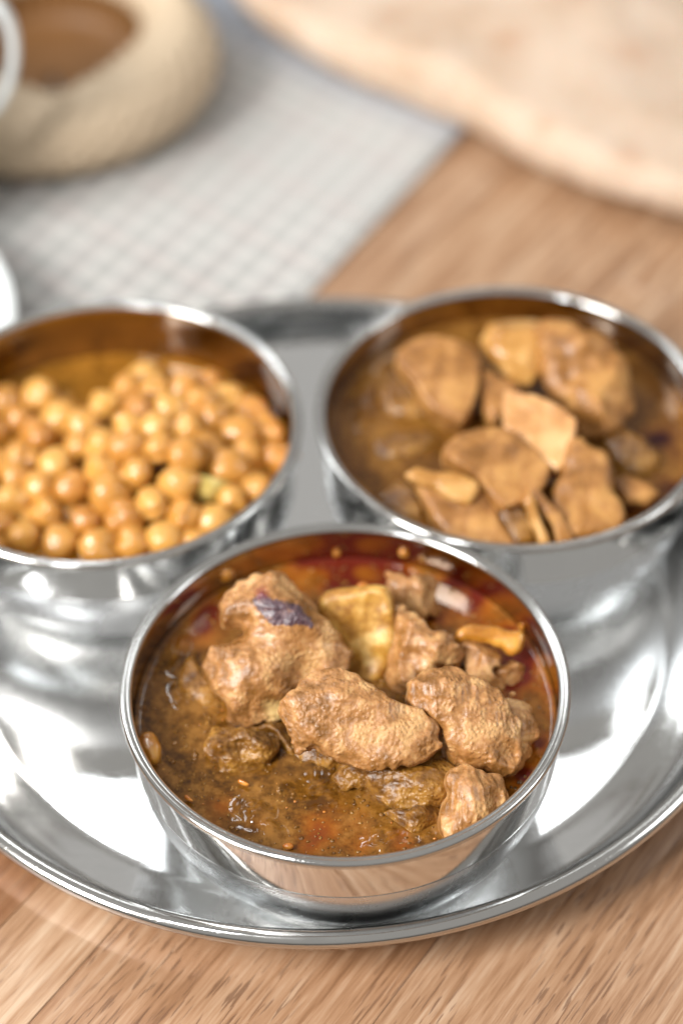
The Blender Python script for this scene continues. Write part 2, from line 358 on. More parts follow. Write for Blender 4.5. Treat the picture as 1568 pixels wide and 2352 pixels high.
M['straw'] = simple('woven_straw', (.50, .37, .24), (.66, .53, .38), .75, 220, bd=.0006)
M['lining'] = simple('brown_lining', (.13, .055, .013), (.22, .10, .028), .55, 80)
M['enamel'] = simple('pale_enamel', (.74, .78, .78), (.80, .83, .83), .18, 40, .5, .00002)

PIECES = [
 {"name":"meat_chunk","label":"largest meat chunk in the front bowl, two lobed, with a dark purple patch on top","o":[-1.943,32.504,4.55],"tilt":38,"lat":0,"pts":[[-1.042,0.774],[-1.053,1.23],[-0.793,1.491],[-0.488,1.691],[-0.106,1.853],[0.425,1.889],[0.878,1.744],[1.214,1.343],[1.471,0.845],[1.803,0.347],[1.969,-0.109],[1.865,-0.484],[1.521,-0.741],[0.991,-0.92],[0.688,-1.103],[0.609,-1.364],[0.418,-1.585],[0.079,-1.609],[-0.223,-1.694],[-0.524,-1.734],[-0.748,-1.603],[-0.804,-1.19],[-1.042,-0.848],[-1.264,-0.468],[-1.314,-0.053],[-1.169,0.126],[-0.805,0.225],[-0.457,0.325],[-0.408,0.612],[-0.725,0.648],[-0.969,0.47]],"h":0.45,"tb":0.9,"r":0.42,"ctrl":[[0.415,1.129,0.25,0.9],[-0.286,-0.598,0.22,0.8],[-0.797,1.073,-0.12,0.4],[1.157,0.056,-0.1,0.6],[-0.576,0.463,-0.35,0.3],[0.102,0.301,-0.12,0.4],[1.071,-0.621,-0.35,0.5],[0.421,1.585,-0.12,0.4]],"mat":"meat","amp":[0.12,0.03,0.03],"vox":0.035,"masks":[["purple",[[-0.159,1.23],[0.025,1.394],[0.25,1.207],[0.582,1.111],[0.929,1.044],[1.014,0.663],[0.651,0.609],[0.318,0.645],[0.049,0.892]]],["purple",[[1.017,0.853],[1.13,0.798],[1.195,0.585],[1.089,0.624]]],["purple2",[[-0.096,1.479],[0.079,1.514],[0.153,1.323],[-0.037,1.288]]],["fat",[[0.084,-1.205],[0.46,-1.211],[0.471,-1.571],[0.155,-1.581]]]],"cat":"meat","seed":1},
 {"name":"potato_slice","label":"flat yellow slice with a pale curved edge, right of the purple patched chunk","o":[0.52,33.367,4.25],"tilt":52,"lat":-8,"pts":[[-1.08,0.819],[-0.767,0.96],[-0.302,0.994],[0.086,1.089],[0.433,1.121],[0.639,0.944],[0.71,0.558],[0.781,0.131],[0.729,-0.297],[0.56,-0.766],[0.346,-1.135],[0.219,-1.34],[-0.105,-1.203],[-0.491,-1.05],[-0.759,-0.818],[-1.018,-0.038]],"h":0.16,"tb":0.35,"r":0.2,"ctrl":[[0.569,-0.181,0.13,0.28],[0.287,-0.964,0.1,0.25],[0.656,0.518,0.1,0.25]],"mat":"potato","amp":[0.05,0.012,0.004],"vox":0.035,"masks":[],"cat":"potato slice","ch":3,"seed":2},
 {"name":"meat_chunk","label":"small brown meat lump furthest back in the front bowl","o":[1.59,34.733,4.15],"tilt":35,"lat":0,"pts":[[-0.714,0.352],[-0.609,0.493],[-0.334,0.536],[0.058,0.465],[0.29,0.334],[0.617,0.234],[0.735,-0.069],[0.664,-0.423],[0.423,-0.679],[0.109,-0.729],[-0.2,-0.527],[-0.387,-0.129],[-0.655,0.153]],"h":0.4,"tb":0.7,"r":0.4,"ctrl":[],"mat":"meat","amp":[0.13,0.06,0.02],"vox":0.035,"masks":[],"cat":"meat","seed":3},
 {"name":"sauce_blob","label":"tiny shiny orange blob above the yellow slice","o":[0.487,34.693,4.4],"tilt":30,"lat":0,"pts":[[-0.183,-0.061],[-0.142,0.075],[-0.008,0.137],[0.155,0.086],[0.168,-0.067],[0.01,-0.168]],"h":0.1,"tb":0.2,"r":0.1,"ctrl":[],"mat":"orange","amp":[0.03,0.01,0],"vox":0.035,"masks":[],"cat":"sauce drop","grow":0.0,"seed":4},
 {"name":"meat_chunk","label":"ragged meat piece between the yellow slice and the curled orange strip","o":[1.845,32.753,4.15],"tilt":32,"lat":0,"pts":[[-0.746,1.269],[-0.406,1.068],[-0.031,0.75],[0.228,0.436],[0.533,0.407],[0.794,0.194],[1.069,-0.034],[0.934,-0.217],[0.63,-0.212],[0.509,-0.455],[0.164,-0.542],[-0.181,-0.658],[-0.339,-0.9],[-0.791,-0.778],[-0.975,-0.507],[-0.777,-0.126],[-0.614,0.334]],"h":0.4,"tb":0.8,"r":0.35,"ctrl":[[0.409,0.085,0.28,0.35],[0.786,-0.076,0.2,0.25],[-0.416,0.641,0.1,0.4],[-0.362,-0.287,-0.25,0.4]],"mat":"meat","amp":[0.12,0.05,0.02],"vox":0.035,"masks":[],"cat":"meat","seed":5},
 {"name":"skin_strip","label":"curled orange strip of skin by the right wall of the front bowl","o":[3.59,33.084,4.3],"tilt":35,"lat":0,"pts":[[-0.864,0.111],[-0.708,0.247],[-0.401,0.28],[0.056,0.218],[0.435,0.104],[0.574,0.148],[0.678,0.054],[0.656,-0.146],[0.536,-0.328],[0.358,-0.386],[0.211,-0.23],[-0.143,-0.055],[-0.561,0.013],[-0.83,-0.028]],"h":0.16,"tb":0.3,"r":0.17,"ctrl":[],"mat":"skin","amp":[0.05,0.02,0.01],"vox":0.035,"masks":[],"cat":"meat skin","seed":6},
 {"name":"meat_chunk","label":"dull brown lump hanging under the curled orange strip","o":[3.329,32.539,4.0],"tilt":35,"lat":0,"pts":[[-0.611,0.567],[-0.303,0.677],[0.19,0.553],[0.465,0.319],[0.328,0.092],[0.417,-0.253],[0.347,-0.534],[0.132,-0.606],[-0.068,-0.436],[-0.331,-0.324],[-0.567,-0.046]],"h":0.3,"tb":0.6,"r":0.3,"ctrl":[[0.283,-0.137,0.15,0.25]],"mat":"meat","amp":[0.1,0.05,0.02],"vox":0.035,"masks":[],"cat":"meat","seed":7},
 {"name":"meat_chunk","label":"small sunken lump between the dull brown lump and the right wall","o":[4.039,32.426,3.75],"tilt":25,"lat":0,"pts":[[-0.304,0.037],[-0.18,0.257],[0.052,0.308],[0.238,0.186],[0.262,-0.099],[0.1,-0.325],[-0.168,-0.36]],"h":0.25,"tb":0.5,"r":0.25,"ctrl":[],"mat":"meat","amp":[0.1,0.045,0.018],"vox":0.035,"masks":[],"cat":"meat","seed":8},
 {"name":"meat_chunk","label":"pale central meat slab tilted to the viewer, in the middle of the front bowl","o":[0.178,30.085,4.85],"tilt":36,"lat":0,"pts":[[-1.551,0.446],[-1.461,0.633],[-1.213,0.716],[-1.225,0.934],[-0.981,1.148],[-0.653,1.23],[-0.362,1.196],[-0.109,1.097],[0.13,1.027],[0.504,0.774],[0.755,0.588],[1.15,0.414],[1.545,0.212],[1.882,0.025],[1.964,-0.164],[1.916,-0.336],[1.983,-0.59],[1.776,-0.744],[1.485,-0.847],[1.194,-0.914],[0.795,-0.965],[0.397,-1.03],[-0.036,-0.994],[-0.338,-0.903],[-0.538,-0.741],[-0.826,-0.621],[-1.042,-0.574],[-1.246,-0.693],[-1.359,-0.425],[-1.399,-0.15],[-1.512,0.069],[-1.655,0.245]],"h":0.36,"tb":0.3,"r":0.14,"ctrl":[[-0.006,0.71,0.12,0.5],[0.781,0.116,0.12,0.5],[-0.672,-0.004,0.06,0.5],[1.221,0.326,-0.25,0.35],[1.721,-0.044,-0.15,0.3],[-0.656,1.012,-0.05,0.3]],"mat":"meat","amp":[0.07,0.022,0.03],"vox":0.027,"masks":[],"cat":"meat","seed":9},
 {"name":"meat_chunk","label":"broad meat chunk on the right of the central slab, with a steep right side","o":[2.715,30.326,4.6],"tilt":34,"lat":4,"pts":[[-1.319,0.601],[-1.209,0.908],[-0.925,1.097],[-0.628,1.182],[-0.335,1.128],[-0.043,0.993],[0.249,0.895],[0.455,0.849],[0.699,0.626],[0.913,0.389],[1.123,0.05],[1.323,-0.142],[1.181,-0.426],[1.153,-0.826],[0.994,-1.186],[0.698,-1.27],[0.409,-1.143],[0.151,-1.191],[-0.028,-1.044],[-0.256,-0.824],[-0.42,-0.663],[-0.509,-0.458],[-0.372,-0.241],[-0.514,-0.08],[-0.671,0.082],[-0.945,0.275],[-1.175,0.482]],"h":0.4,"tb":0.8,"r":0.2,"ctrl":[[-0.421,0.651,0.12,0.5],[0.147,-0.086,0.12,0.5],[1.079,-0.825,-0.35,0.3],[0.421,-0.745,0.08,0.35],[0.096,0.72,-0.12,0.3],[0.263,-1.105,-0.15,0.2]],"mat":"meat","amp":[0.08,0.024,0.03],"vox":0.027,"masks":[],"cat":"meat","seed":10},
 {"name":"meat_chunk","label":"rounded olive lump behind the steep right side of the broad chunk","o":[3.96,30.297,4.05],"tilt":30,"lat":12,"pts":[[-0.27,0.712],[-0.133,0.879],[0.077,0.943],[0.325,0.798],[0.441,0.427],[0.468,-0.019],[0.314,-0.391],[0.073,-0.689],[-0.167,-0.97],[-0.38,-1.002],[-0.457,-0.622],[-0.283,-0.03]],"h":0.35,"tb":0.7,"r":0.35,"ctrl":[],"mat":"meat","amp":[0.12,0.05,0.02],"vox":0.035,"masks":[],"cat":"meat","seed":11},
 {"name":"meat_chunk","label":"upright meat chunk at the front right, close to the rim","o":[2.819,28.421,4.15],"tilt":32,"lat":5,"pts":[[-0.47,0.358],[-0.302,0.664],[-0.027,0.705],[0.26,0.603],[0.463,0.63],[0.688,0.442],[0.732,0.028],[0.812,-0.172],[0.51,-0.538],[0.071,-0.781],[-0.4,-0.938],[-0.574,-0.739],[-0.649,-0.35],[-0.597,-0.032],[-0.505,0.145]],"h":0.42,"tb":0.8,"r":0.2,"ctrl":[[-0.124,-0.107,0.12,0.4],[0.566,0.029,-0.3,0.25],[0.657,-0.469,-0.3,0.3]],"mat":"meat","amp":[0.07,0.022,0.028],"vox":0.027,"masks":[],"cat":"meat","seed":12},
 {"name":"meat_chunk","label":"olive sauce covered lump sunk in gravy below the central slab","o":[1.144,29.133,3.7],"tilt":22,"lat":0,"pts":[[-1.258,0.385],[-0.925,0.644],[-0.194,0.631],[0.428,0.643],[0.896,0.423],[1.207,0.154],[1.222,-0.221],[1.066,-0.538],[0.787,-0.66],[0.209,-0.65],[-0.223,-0.568],[-0.42,-0.304],[-0.572,0.035],[-1.01,-0.032],[-1.226,0.084]],"h":0.35,"tb":0.6,"r":0.35,"ctrl":[[-0.932,0.229,-0.1,0.3],[0.517,-0.022,0.1,0.5]],"mat":"wetmeat","amp":[0.1,0.06,0.025],"vox":0.035,"masks":[],"cat":"meat","seed":13},
 {"name":"meat_chunk","label":"low ledge shaped lump sunk in gravy beside the upright chunk","o":[1.573,28.27,3.55],"tilt":18,"lat":0,"pts":[[-0.802,0.171],[-0.51,0.294],[-0.076,0.332],[0.427,0.277],[0.653,0.145],[0.672,-0.119],[0.491,-0.34],[0.116,-0.393],[-0.31,-0.266],[-0.664,-0.095]],"h":0.34,"tb":0.5,"r":0.3,"ctrl":[[-0.08,0.196,0.1,0.3]],"mat":"wetmeat","amp":[0.08,0.05,0.02],"vox":0.035,"masks":[],"cat":"meat","seed":14},
 {"name":"meat_chunk","label":"curved brown meat piece alone in the gravy at the left","o":[-2.383,30.25,3.75],"tilt":26,"lat":0,"pts":[[-0.836,0.293],[-0.734,0.51],[-0.385,0.611],[0.023,0.528],[0.319,0.356],[0.6,0.321],[0.821,0.09],[0.894,-0.152],[0.759,-0.412],[0.391,-0.563],[-0.051,-0.645],[-0.404,-0.594],[-0.641,-0.313],[-0.76,-0.01]],"h":0.32,"tb":0.6,"r":0.32,"ctrl":[[-0.496,0.438,0.16,0.25],[0.023,0.353,0.16,0.22],[0.466,0.081,0.16,0.22],[0.023,-0.137,-0.12,0.35]],"mat":"wetmeat","amp":[0.1,0.05,0.018],"vox":0.035,"masks":[],"cat":"meat","seed":15},
 {"name":"meat_chunk","label":"dark sunken lump under the two lobed chunk","o":[-1.747,30.669,3.75],"tilt":20,"lat":0,"pts":[[-0.959,0.381],[-0.549,0.334],[0.048,0.363],[0.421,0.356],[0.642,0.038],[0.676,-0.431],[0.416,-0.675],[0.232,-0.423],[0.084,-0.148],[-0.25,0.014],[-0.772,0.204]],"h":0.2,"tb":0.6,"r":0.3,"ctrl":[],"mat":"wetmeat","amp":[0.1,0.045,0.018],"vox":0.035,"masks":[],"cat":"meat","seed":16},
 {"name":"meat_chunk","label":"wet brown lump in the shade under the front edge of the central slab","o":[-0.553,30.101,3.6],"tilt":15,"lat":0,"pts":[[-0.775,0.386],[-0.404,0.42],[0.04,0.291],[0.481,0.041],[0.772,-0.204],[0.475,-0.358],[-0.041,-0.388],[-0.555,-0.18]],"h":0.2,"tb":0.5,"r":0.3,"ctrl":[],"mat":"wetmeat","amp":[0.1,0.045,0.018],"vox":0.035,"masks":[],"cat":"meat","seed":26},
 {"name":"orange_morsel","label":"small yellow orange morsel against the left wall of the front bowl","o":[-4.519,30.39,3.75],"tilt":25,"lat":0,"pts":[[-0.314,0.21],[-0.183,0.338],[0.04,0.318],[0.198,0.179],[0.276,-0.081],[0.206,-0.329],[0.052,-0.402],[-0.062,-0.211],[-0.214,-0.019]],"h":0.2,"tb":0.4,"r":0.2,"ctrl":[],"mat":"skin","amp":[0.05,0.02,0.01],"vox":0.035,"masks":[],"cat":"morsel","seed":17},
 {"name":"tomato_seed","label":"small bright orange speck at the front edge of the gravy","o":[-1.314,27.583,3.62],"tilt":15,"lat":0,"pts":[[-0.141,-0.021],[-0.105,0.053],[0.016,0.089],[0.129,0.034],[0.115,-0.056],[-0.013,-0.099]],"h":0.06,"tb":0.1,"r":0.07,"ctrl":[],"mat":"orange","amp":[0.01,0,0],"vox":0.02,"masks":[],"cat":"seed","grow":0.0,"seed":18},
 {"name":"tomato_seed","label":"orange seed floating below the curved brown piece","o":[-2.349,29.369,3.64],"tilt":15,"lat":0,"pts":[[-0.143,0.049],[-0.07,0.094],[0.04,0.029],[0.15,-0.051],[0.092,-0.089],[-0.069,-0.031]],"h":0.05,"tb":0.08,"r":0.06,"ctrl":[],"mat":"orange","amp":[0.01,0,0],"vox":0.02,"masks":[],"cat":"seed","grow":0.0,"seed":19},
 {"name":"tomato_seed","label":"orange speck at the left edge of the gravy near the rim","o":[-3.587,28.935,3.64],"tilt":15,"lat":0,"pts":[[-0.115,0.051],[-0.058,0.113],[0.052,0.033],[0.135,-0.078],[0.055,-0.092],[-0.07,-0.027]],"h":0.07,"tb":0.08,"r":0.06,"ctrl":[],"mat":"orange","amp":[0.02,0,0],"vox":0.02,"masks":[],"cat":"seed","grow":0.0,"seed":20},
 {"name":"meat_chunk","label":"smooth lump under the gravy skin, left of the two lobed chunk","o":[-3.443,32.414,3.5],"tilt":10,"lat":0,"pts":[[-0.538,1.027],[-0.153,1.11],[0.212,0.382],[0.608,-0.248],[0.696,-0.862],[0.283,-1.027],[-0.105,-0.672],[-0.425,-0.139],[-0.598,0.487]],"h":0.25,"tb":0.4,"r":0.3,"ctrl":[],"mat":"wetmeat","amp":[0.08,0.03,0.01],"vox":0.035,"masks":[],"cat":"meat","seed":21},
 {"name":"meat_cube","label":"large flat faced meat piece at the left of the right bowl heap","o":[2.723,42.258,4.5],"tilt":24,"lat":0,"pts":[[-1.157,0.67],[-0.849,1.01],[-0.312,1.17],[0.351,1.083],[0.873,0.83],[1.11,0.444],[1.014,-0.283],[0.805,-0.928],[0.539,-1.368],[0.138,-1.239],[-0.245,-0.923],[-0.499,-0.616],[-0.714,-0.105],[-1.066,0.324]],"h":0.4,"tb":0.5,"r":0.09,"ctrl":[[-0.081,0.101,0.12,0.7]],"mat":"meat","amp":[0.035,0.022,0.012],"vox":0.04,"masks":[],"cat":"meat","seed":31,"ch":0,"grow":0.03,"wob":0.6},
 {"name":"meat_cube","label":"bright orange rounded piece at the back centre of the right bowl","o":[4.864,43.156,4.8],"tilt":24,"lat":0,"pts":[[-0.977,0.392],[-0.694,0.781],[-0.151,0.95],[0.517,0.907],[0.832,0.544],[0.864,-0.123],[0.602,-0.705],[0.289,-1.006],[-0.104,-0.925],[-0.368,-0.614],[-0.813,-0.165]],"h":0.4,"tb":0.5,"r":0.3,"ctrl":[],"mat":"cubeorange","amp":[0.035,0.022,0.012],"vox":0.04,"masks":[],"cat":"meat","seed":32,"facets":4,"ch":0,"grow":0.03,"wob":0.6},
 {"name":"meat_cube","label":"large lumpy meat piece at the back right of the right bowl","o":[6.612,42.122,4.8],"tilt":24,"lat":0,"pts":[[-1.255,1.397],[-0.746,1.609],[-0.286,1.526],[-0.045,1.116],[0.429,1.291],[0.744,1.042],[0.861,0.586],[1.195,0.056],[1.159,-0.866],[0.859,-1.468],[0.596,-1.817],[0.176,-1.788],[-0.194,-1.448],[-0.452,-0.836],[-0.794,-0.507],[-1.11,-0.285],[-1.165,0.551]],"h":0.4,"tb":0.5,"r":0.35,"ctrl":[[-0.066,0.75,0.18,0.4],[0.168,-0.848,0.15,0.5],[-0.453,-0.261,-0.2,0.3]],"mat":"meat","amp":[0.11,0.05,0.012],"vox":0.045,"masks":[],"cat":"meat","seed":33,"facets":5},
 {"name":"meat_cube","label":"pinkish meat cube in the centre of the right bowl","o":[5.17,39.638,4.9],"tilt":24,"lat":-4,"pts":[[-0.796,1.103],[-0.07,0.926],[0.641,0.541],[0.921,0.221],[0.824,-0.383],[0.601,-0.989],[0.393,-1.129],[-0.214,-0.69],[-0.512,-0.332],[-0.885,0.101],[-0.923,0.674]],"h":0.35,"tb":0.5,"r":0.09,"ctrl":[],"mat":"cubepink","amp":[0.03,0.02,0.01],"vox":0.04,"masks":[],"cat":"meat","seed":34,"ch":0},
 {"name":"meat_cube","label":"flat square brown meat piece just in front of the pinkish cube","o":[3.949,38.633,4.75],"tilt":24,"lat":3,"pts":[[-1.228,0.455],[-0.955,0.675],[-0.441,0.849],[0.071,0.955],[0.571,0.785],[1.057,0.341],[1.361,-0.136],[1.21,-0.624],[0.737,-1.029],[0.228,-1.185],[-0.132,-0.83],[-0.396,-0.379],[-0.855,-0.041],[-1.236,0.209]],"h":0.22,"tb":0.55,"r":0.05,"ctrl":[],"mat":"meat","amp":[0.03,0.02,0.012],"vox":0.04,"masks":[],"cat":"meat","seed":35,"ch":0},
 {"name":"meat_cube","label":"thin pale orange slab at the front left of the right bowl heap","o":[2.659,38.16,4.55],"tilt":26,"lat":0,"pts":[[-0.961,0.258],[-0.725,0.414],[-0.196,0.271],[0.305,0.261],[0.81,0.039],[0.915,-0.176],[0.602,-0.536],[0.217,-0.469],[-0.208,-0.109],[-0.766,0.054]],"h":0.15,"tb":0.25,"r":0.12,"ctrl":[],"mat":"cubeorange","amp":[0.035,0.022,0.012],"vox":0.04,"masks":[],"cat":"meat","seed":36,"ch":0,"grow":0.03,"wob":0.6},
 {"name":"meat_cube","label":"dark wedge of meat under the thin pale orange slab","o":[3.232,37.638,3.9],"tilt":24,"lat":0,"pts":[[-1.326,0.898],[-0.763,0.785],[-0.271,0.437],[0.108,0.498],[0.4,0.73],[0.691,0.17],[0.919,-0.358],[1.208,-0.844],[0.551,-0.918],[-0.067,-0.807],[-0.557,-0.565],[-0.913,0.011]],"h":0.25,"tb":0.5,"r":0.18,"ctrl":[],"mat":"meat","amp":[0.035,0.022,0.012],"vox":0.04,"masks":[],"cat":"meat","seed":37,"ch":0,"grow":0.03,"wob":0.6},
 {"name":"meat_strip","label":"left of two thin upright meat strips at the front of the right bowl","o":[4.92,37.014,4.4],"tilt":40,"lat":0,"pts":[[-0.293,0.426],[-0.15,0.703],[-0.005,0.359],[0.138,-0.078],[0.297,-0.606],[0.092,-0.665],[-0.079,-0.136]],"h":0.12,"tb":0.5,"r":0.08,"ctrl":[],"mat":"cubeorange","amp":[0.035,0.022,0.012],"vox":0.04,"masks":[],"cat":"meat","seed":38,"ch":0,"grow":0.03,"wob":0.6},
 {"name":"meat_strip","label":"right of two thin upright meat strips at the front of the right bowl","o":[5.272,37.099,4.5],"tilt":40,"lat":0,"pts":[[-0.503,0.634],[-0.329,0.674],[-0.018,0.284],[0.269,-0.062],[0.574,-0.643],[0.213,-0.773],[0.029,-0.275],[-0.237,0.164]],"h":0.12,"tb":0.5,"r":0.08,"ctrl":[],"mat":"meat","amp":[0.035,0.022,0.012],"vox":0.04,"masks":[],"cat":"meat","seed":39,"ch":0,"grow":0.03,"wob":0.6},
 {"name":"meat_cube","label":"ragged upright meat piece at the front right of the right bowl heap","o":[6.368,38.07,4.4],"tilt":24,"lat":0,"pts":[[-0.5,1.168],[-0.147,1.278],[0.053,0.918],[0.409,0.877],[0.561,0.295],[0.477,-0.055],[0.719,-0.463],[0.878,-0.888],[0.406,-1.179],[-0.55,-1.394],[-0.843,-0.856],[-0.885,-0.118],[-0.582,0.486]],"h":0.35,"tb":0.5,"r":0.22,"ctrl":[],"mat":"meat","amp":[0.1,0.04,0.012],"vox":0.045,"masks":[],"cat":"meat","seed":40},
 {"name":"meat_cube","label":"small dim lump by the front right wall of the right bowl","o":[7.644,38.459,3.9],"tilt":24,"lat":0,"pts":[[-0.666,0.19],[-0.254,0.471],[0.361,0.185],[0.543,-0.119],[0.26,-0.359],[-0.246,-0.363]],"h":0.25,"tb":0.5,"r":0.25,"ctrl":[],"mat":"meat","amp":[0.035,0.022,0.012],"vox":0.04,"masks":[],"cat":"meat","seed":41,"ch":0,"grow":0.03,"wob":0.6},
 {"name":"meat_cube","label":"darker brown piece wedged behind the pinkish cube","o":[4.352,41.796,4.2],"tilt":24,"lat":0,"pts":[[-0.476,0.809],[0.206,0.504],[0.559,0.279],[0.378,-0.079],[0.033,-0.433],[-0.242,-0.716],[-0.457,-0.352]],"h":0.3,"tb":0.5,"r":0.2,"ctrl":[],"mat":"meat","amp":[0.035,0.022,0.012],"vox":0.04,"masks":[],"cat":"meat","seed":42,"ch":0,"grow":0.03,"wob":0.6},
 {"name":"meat_cube","label":"sunken lump below the large lumpy piece at the right wall","o":[7.776,39.999,3.7],"tilt":28,"lat":0,"pts":[[-0.791,0.446],[-0.191,0.711],[0.373,0.356],[0.668,-0.129],[0.513,-0.536],[-0.072,-0.594],[-0.504,-0.245]],"h":0.25,"tb":0.5,"r":0.25,"ctrl":[],"mat":"wetmeat","amp":[0.035,0.022,0.012],"vox":0.04,"masks":[],"cat":"meat","seed":43,"ch":0,"grow":0.03,"wob":0.6},
 {"name":"meat_cube","label":"long low lump in the gravy at the left of the right bowl","o":[1.72,40.741,3.5],"tilt":15,"lat":0,"pts":[[-0.831,0.122],[-0.167,0.381],[0.626,0.482],[0.878,0.165],[0.471,-0.214],[-0.258,-0.507],[-0.713,-0.421]],"h":0.22,"tb":0.5,"r":0.25,"ctrl":[],"mat":"wetmeat","amp":[0.035,0.022,0.012],"vox":0.04,"masks":[],"cat":"meat","seed":44,"ch":0,"grow":0.03,"wob":0.6},
 {"name":"meat_cube","label":"sunken slab at the front left wall of the right bowl","o":[1.613,38.397,3.6],"tilt":22,"lat":0,"pts":[[-0.648,0.24],[-0.128,0.649],[0.312,0.432],[0.486,-0.128],[0.469,-0.679],[-0.029,-0.395],[-0.466,-0.11]],"h":0.22,"tb":0.5,"r":0.22,"ctrl":[],"mat":"wetmeat","amp":[0.035,0.022,0.012],"vox":0.04,"masks":[],"cat":"meat","seed":45,"ch":0,"grow":0.03,"wob":0.6},
 {"name":"meat_cube","label":"rounded lump half sunk behind the liquid highlight in the right bowl","o":[1.747,42.427,3.6],"tilt":15,"lat":0,"pts":[[-0.611,0.426],[-0.132,0.74],[0.329,0.407],[0.644,-0.162],[0.494,-0.636],[-0.168,-0.543],[-0.56,-0.217]],"h":0.25,"tb":0.5,"r":0.25,"ctrl":[],"mat":"wetmeat","amp":[0.035,0.022,0.012],"vox":0.04,"masks":[],"cat":"meat","seed":46,"ch":0,"grow":0.03,"wob":0.6},
 {"name":"meat_cube","label":"dark piece at the bottom of the right bowl heap, seen between the cubes","o":[4.456,37.53,3.8],"tilt":30,"lat":0,"pts":[[-0.611,0.722],[0.132,0.448],[0.43,0.052],[0.466,-0.596],[-0.034,-0.619],[-0.386,0.001]],"h":0.2,"tb":0.5,"r":0.2,"ctrl":[],"mat":"wetmeat","amp":[0.035,0.022,0.012],"vox":0.04,"masks":[],"cat":"meat","seed":47,"ch":0,"grow":0.03,"wob":0.6},
]
OIL_REFLECT_FRONT = [[-0.6,28.1,0.6,0.6],[0.12,28.26,0.5,0.5],[-0.96,27.63,0.5,0.4],[-2.84,28.55,0.5,0.7],[-1.97,28.31,0.3,0.4],[2.91,34.7,0.9,1.5],[2.53,35.2,0.8,1.4],[-3.42,34.79,0.8,1.0],[1.77,36.15,0.9,1.4],[-1.13,36.39,0.9,1.3],[3.77,33.36,0.8,1.3],[4.29,32.03,0.8,1.3],[-3.7,34.05,0.5,0.7],[1.25,27.67,0.35,0.8],[1.33,27.88,0.3,0.6],[4.78,31.62,0.5,1.1],[4.61,30.47,0.5,1.1],[4.1,29.54,0.6,1.1],[-0.48,35.93,0.9,1.2],[0.72,36.01,0.8,1.2],[-1.69,36.23,0.8,1.1],[4.36,33.04,0.5,0.7],[0.18,27.56,0.4,0.5],[3.57,33.89,0.7,1.0]]  # oily pools in front; strong spots at the back carry the painted dark reflection
FOAM_FRONT = [[-1.97,28.4,0.35,1],[-2.12,28.76,0.3,0.8],[-1.68,28.04,0.3,0.8],[0.9,27.81,0.3,0.8],[0.68,27.64,0.3,0.8],[-0.52,29.27,0.5,0.5],[-2.6,30.62,0.4,0.3],[1.75,27.79,0.2,0.6]]
OIL_REFLECT_RIGHT = [[8.59,40.5,0.8,1.2],[8.48,38.62,0.8,1.2],[7.79,38.09,0.6,1.2],[7.34,38.1,0.4,1.2],[0.09,39.76,0.6,0.3]]
DROPS = [[-2.862,35.587,4.01,0.17,"orange sauce blob stuck on the inner wall at the back left of the nearest bowl"],[-0.138,36.511,3.77,0.09,"small orange sauce drop on the back inner wall of the nearest bowl, left of centre"],[1.532,36.269,4.0,0.12,"orange sauce drop high on the back inner wall of the nearest bowl, right of centre"],[2.007,36.084,3.96,0.1,"brown sauce drop on the inner wall right of the high orange drop"],[4.343,33.936,3.71,0.1,"sauce drop on the right inner wall beyond the curled orange strip"]]
RIDGE_FRONT = [[[-4.23,34.86],[-4.23,34.48],0.07,0.11],[[-3.92,33.89],[-4.01,32.97],0.07,0.1],[[-4.04,32.36],[-3.89,31.91],0.05,0.07]]
RIDGE_RIGHT = [[[1.44,44.0],[0.94,43.19],0.08,0.14],[[0.84,42.98],[0.67,41.58],0.08,0.13]]
BREAD = [[-3.57,67.83],[-2.26,65.96],[-0.7,64.27],[1.42,62.44],[3.63,60.94],[5.04,59.43],[6.46,57.84],[8.14,56.41],[9.99,55.14],[12.1,54.12],[15.58,53.32],[18.78,62.68],[19.72,76.41],[9.69,80.14],[-1.02,77.15],[-4.65,71.37]]
BREAD_SPOTS = [[6.04,62.67,1.0],[10.35,61.98,1.1],[2.18,64.96,0.8],[9.65,56.36,0.9],[-1.61,64.64,0.5],[8.8,65.48,0.7],[6.95,58.08,0.5]]
NAPKIN_BACK_EDGE = [[4.87,61.89],[-3.71,70.06]]
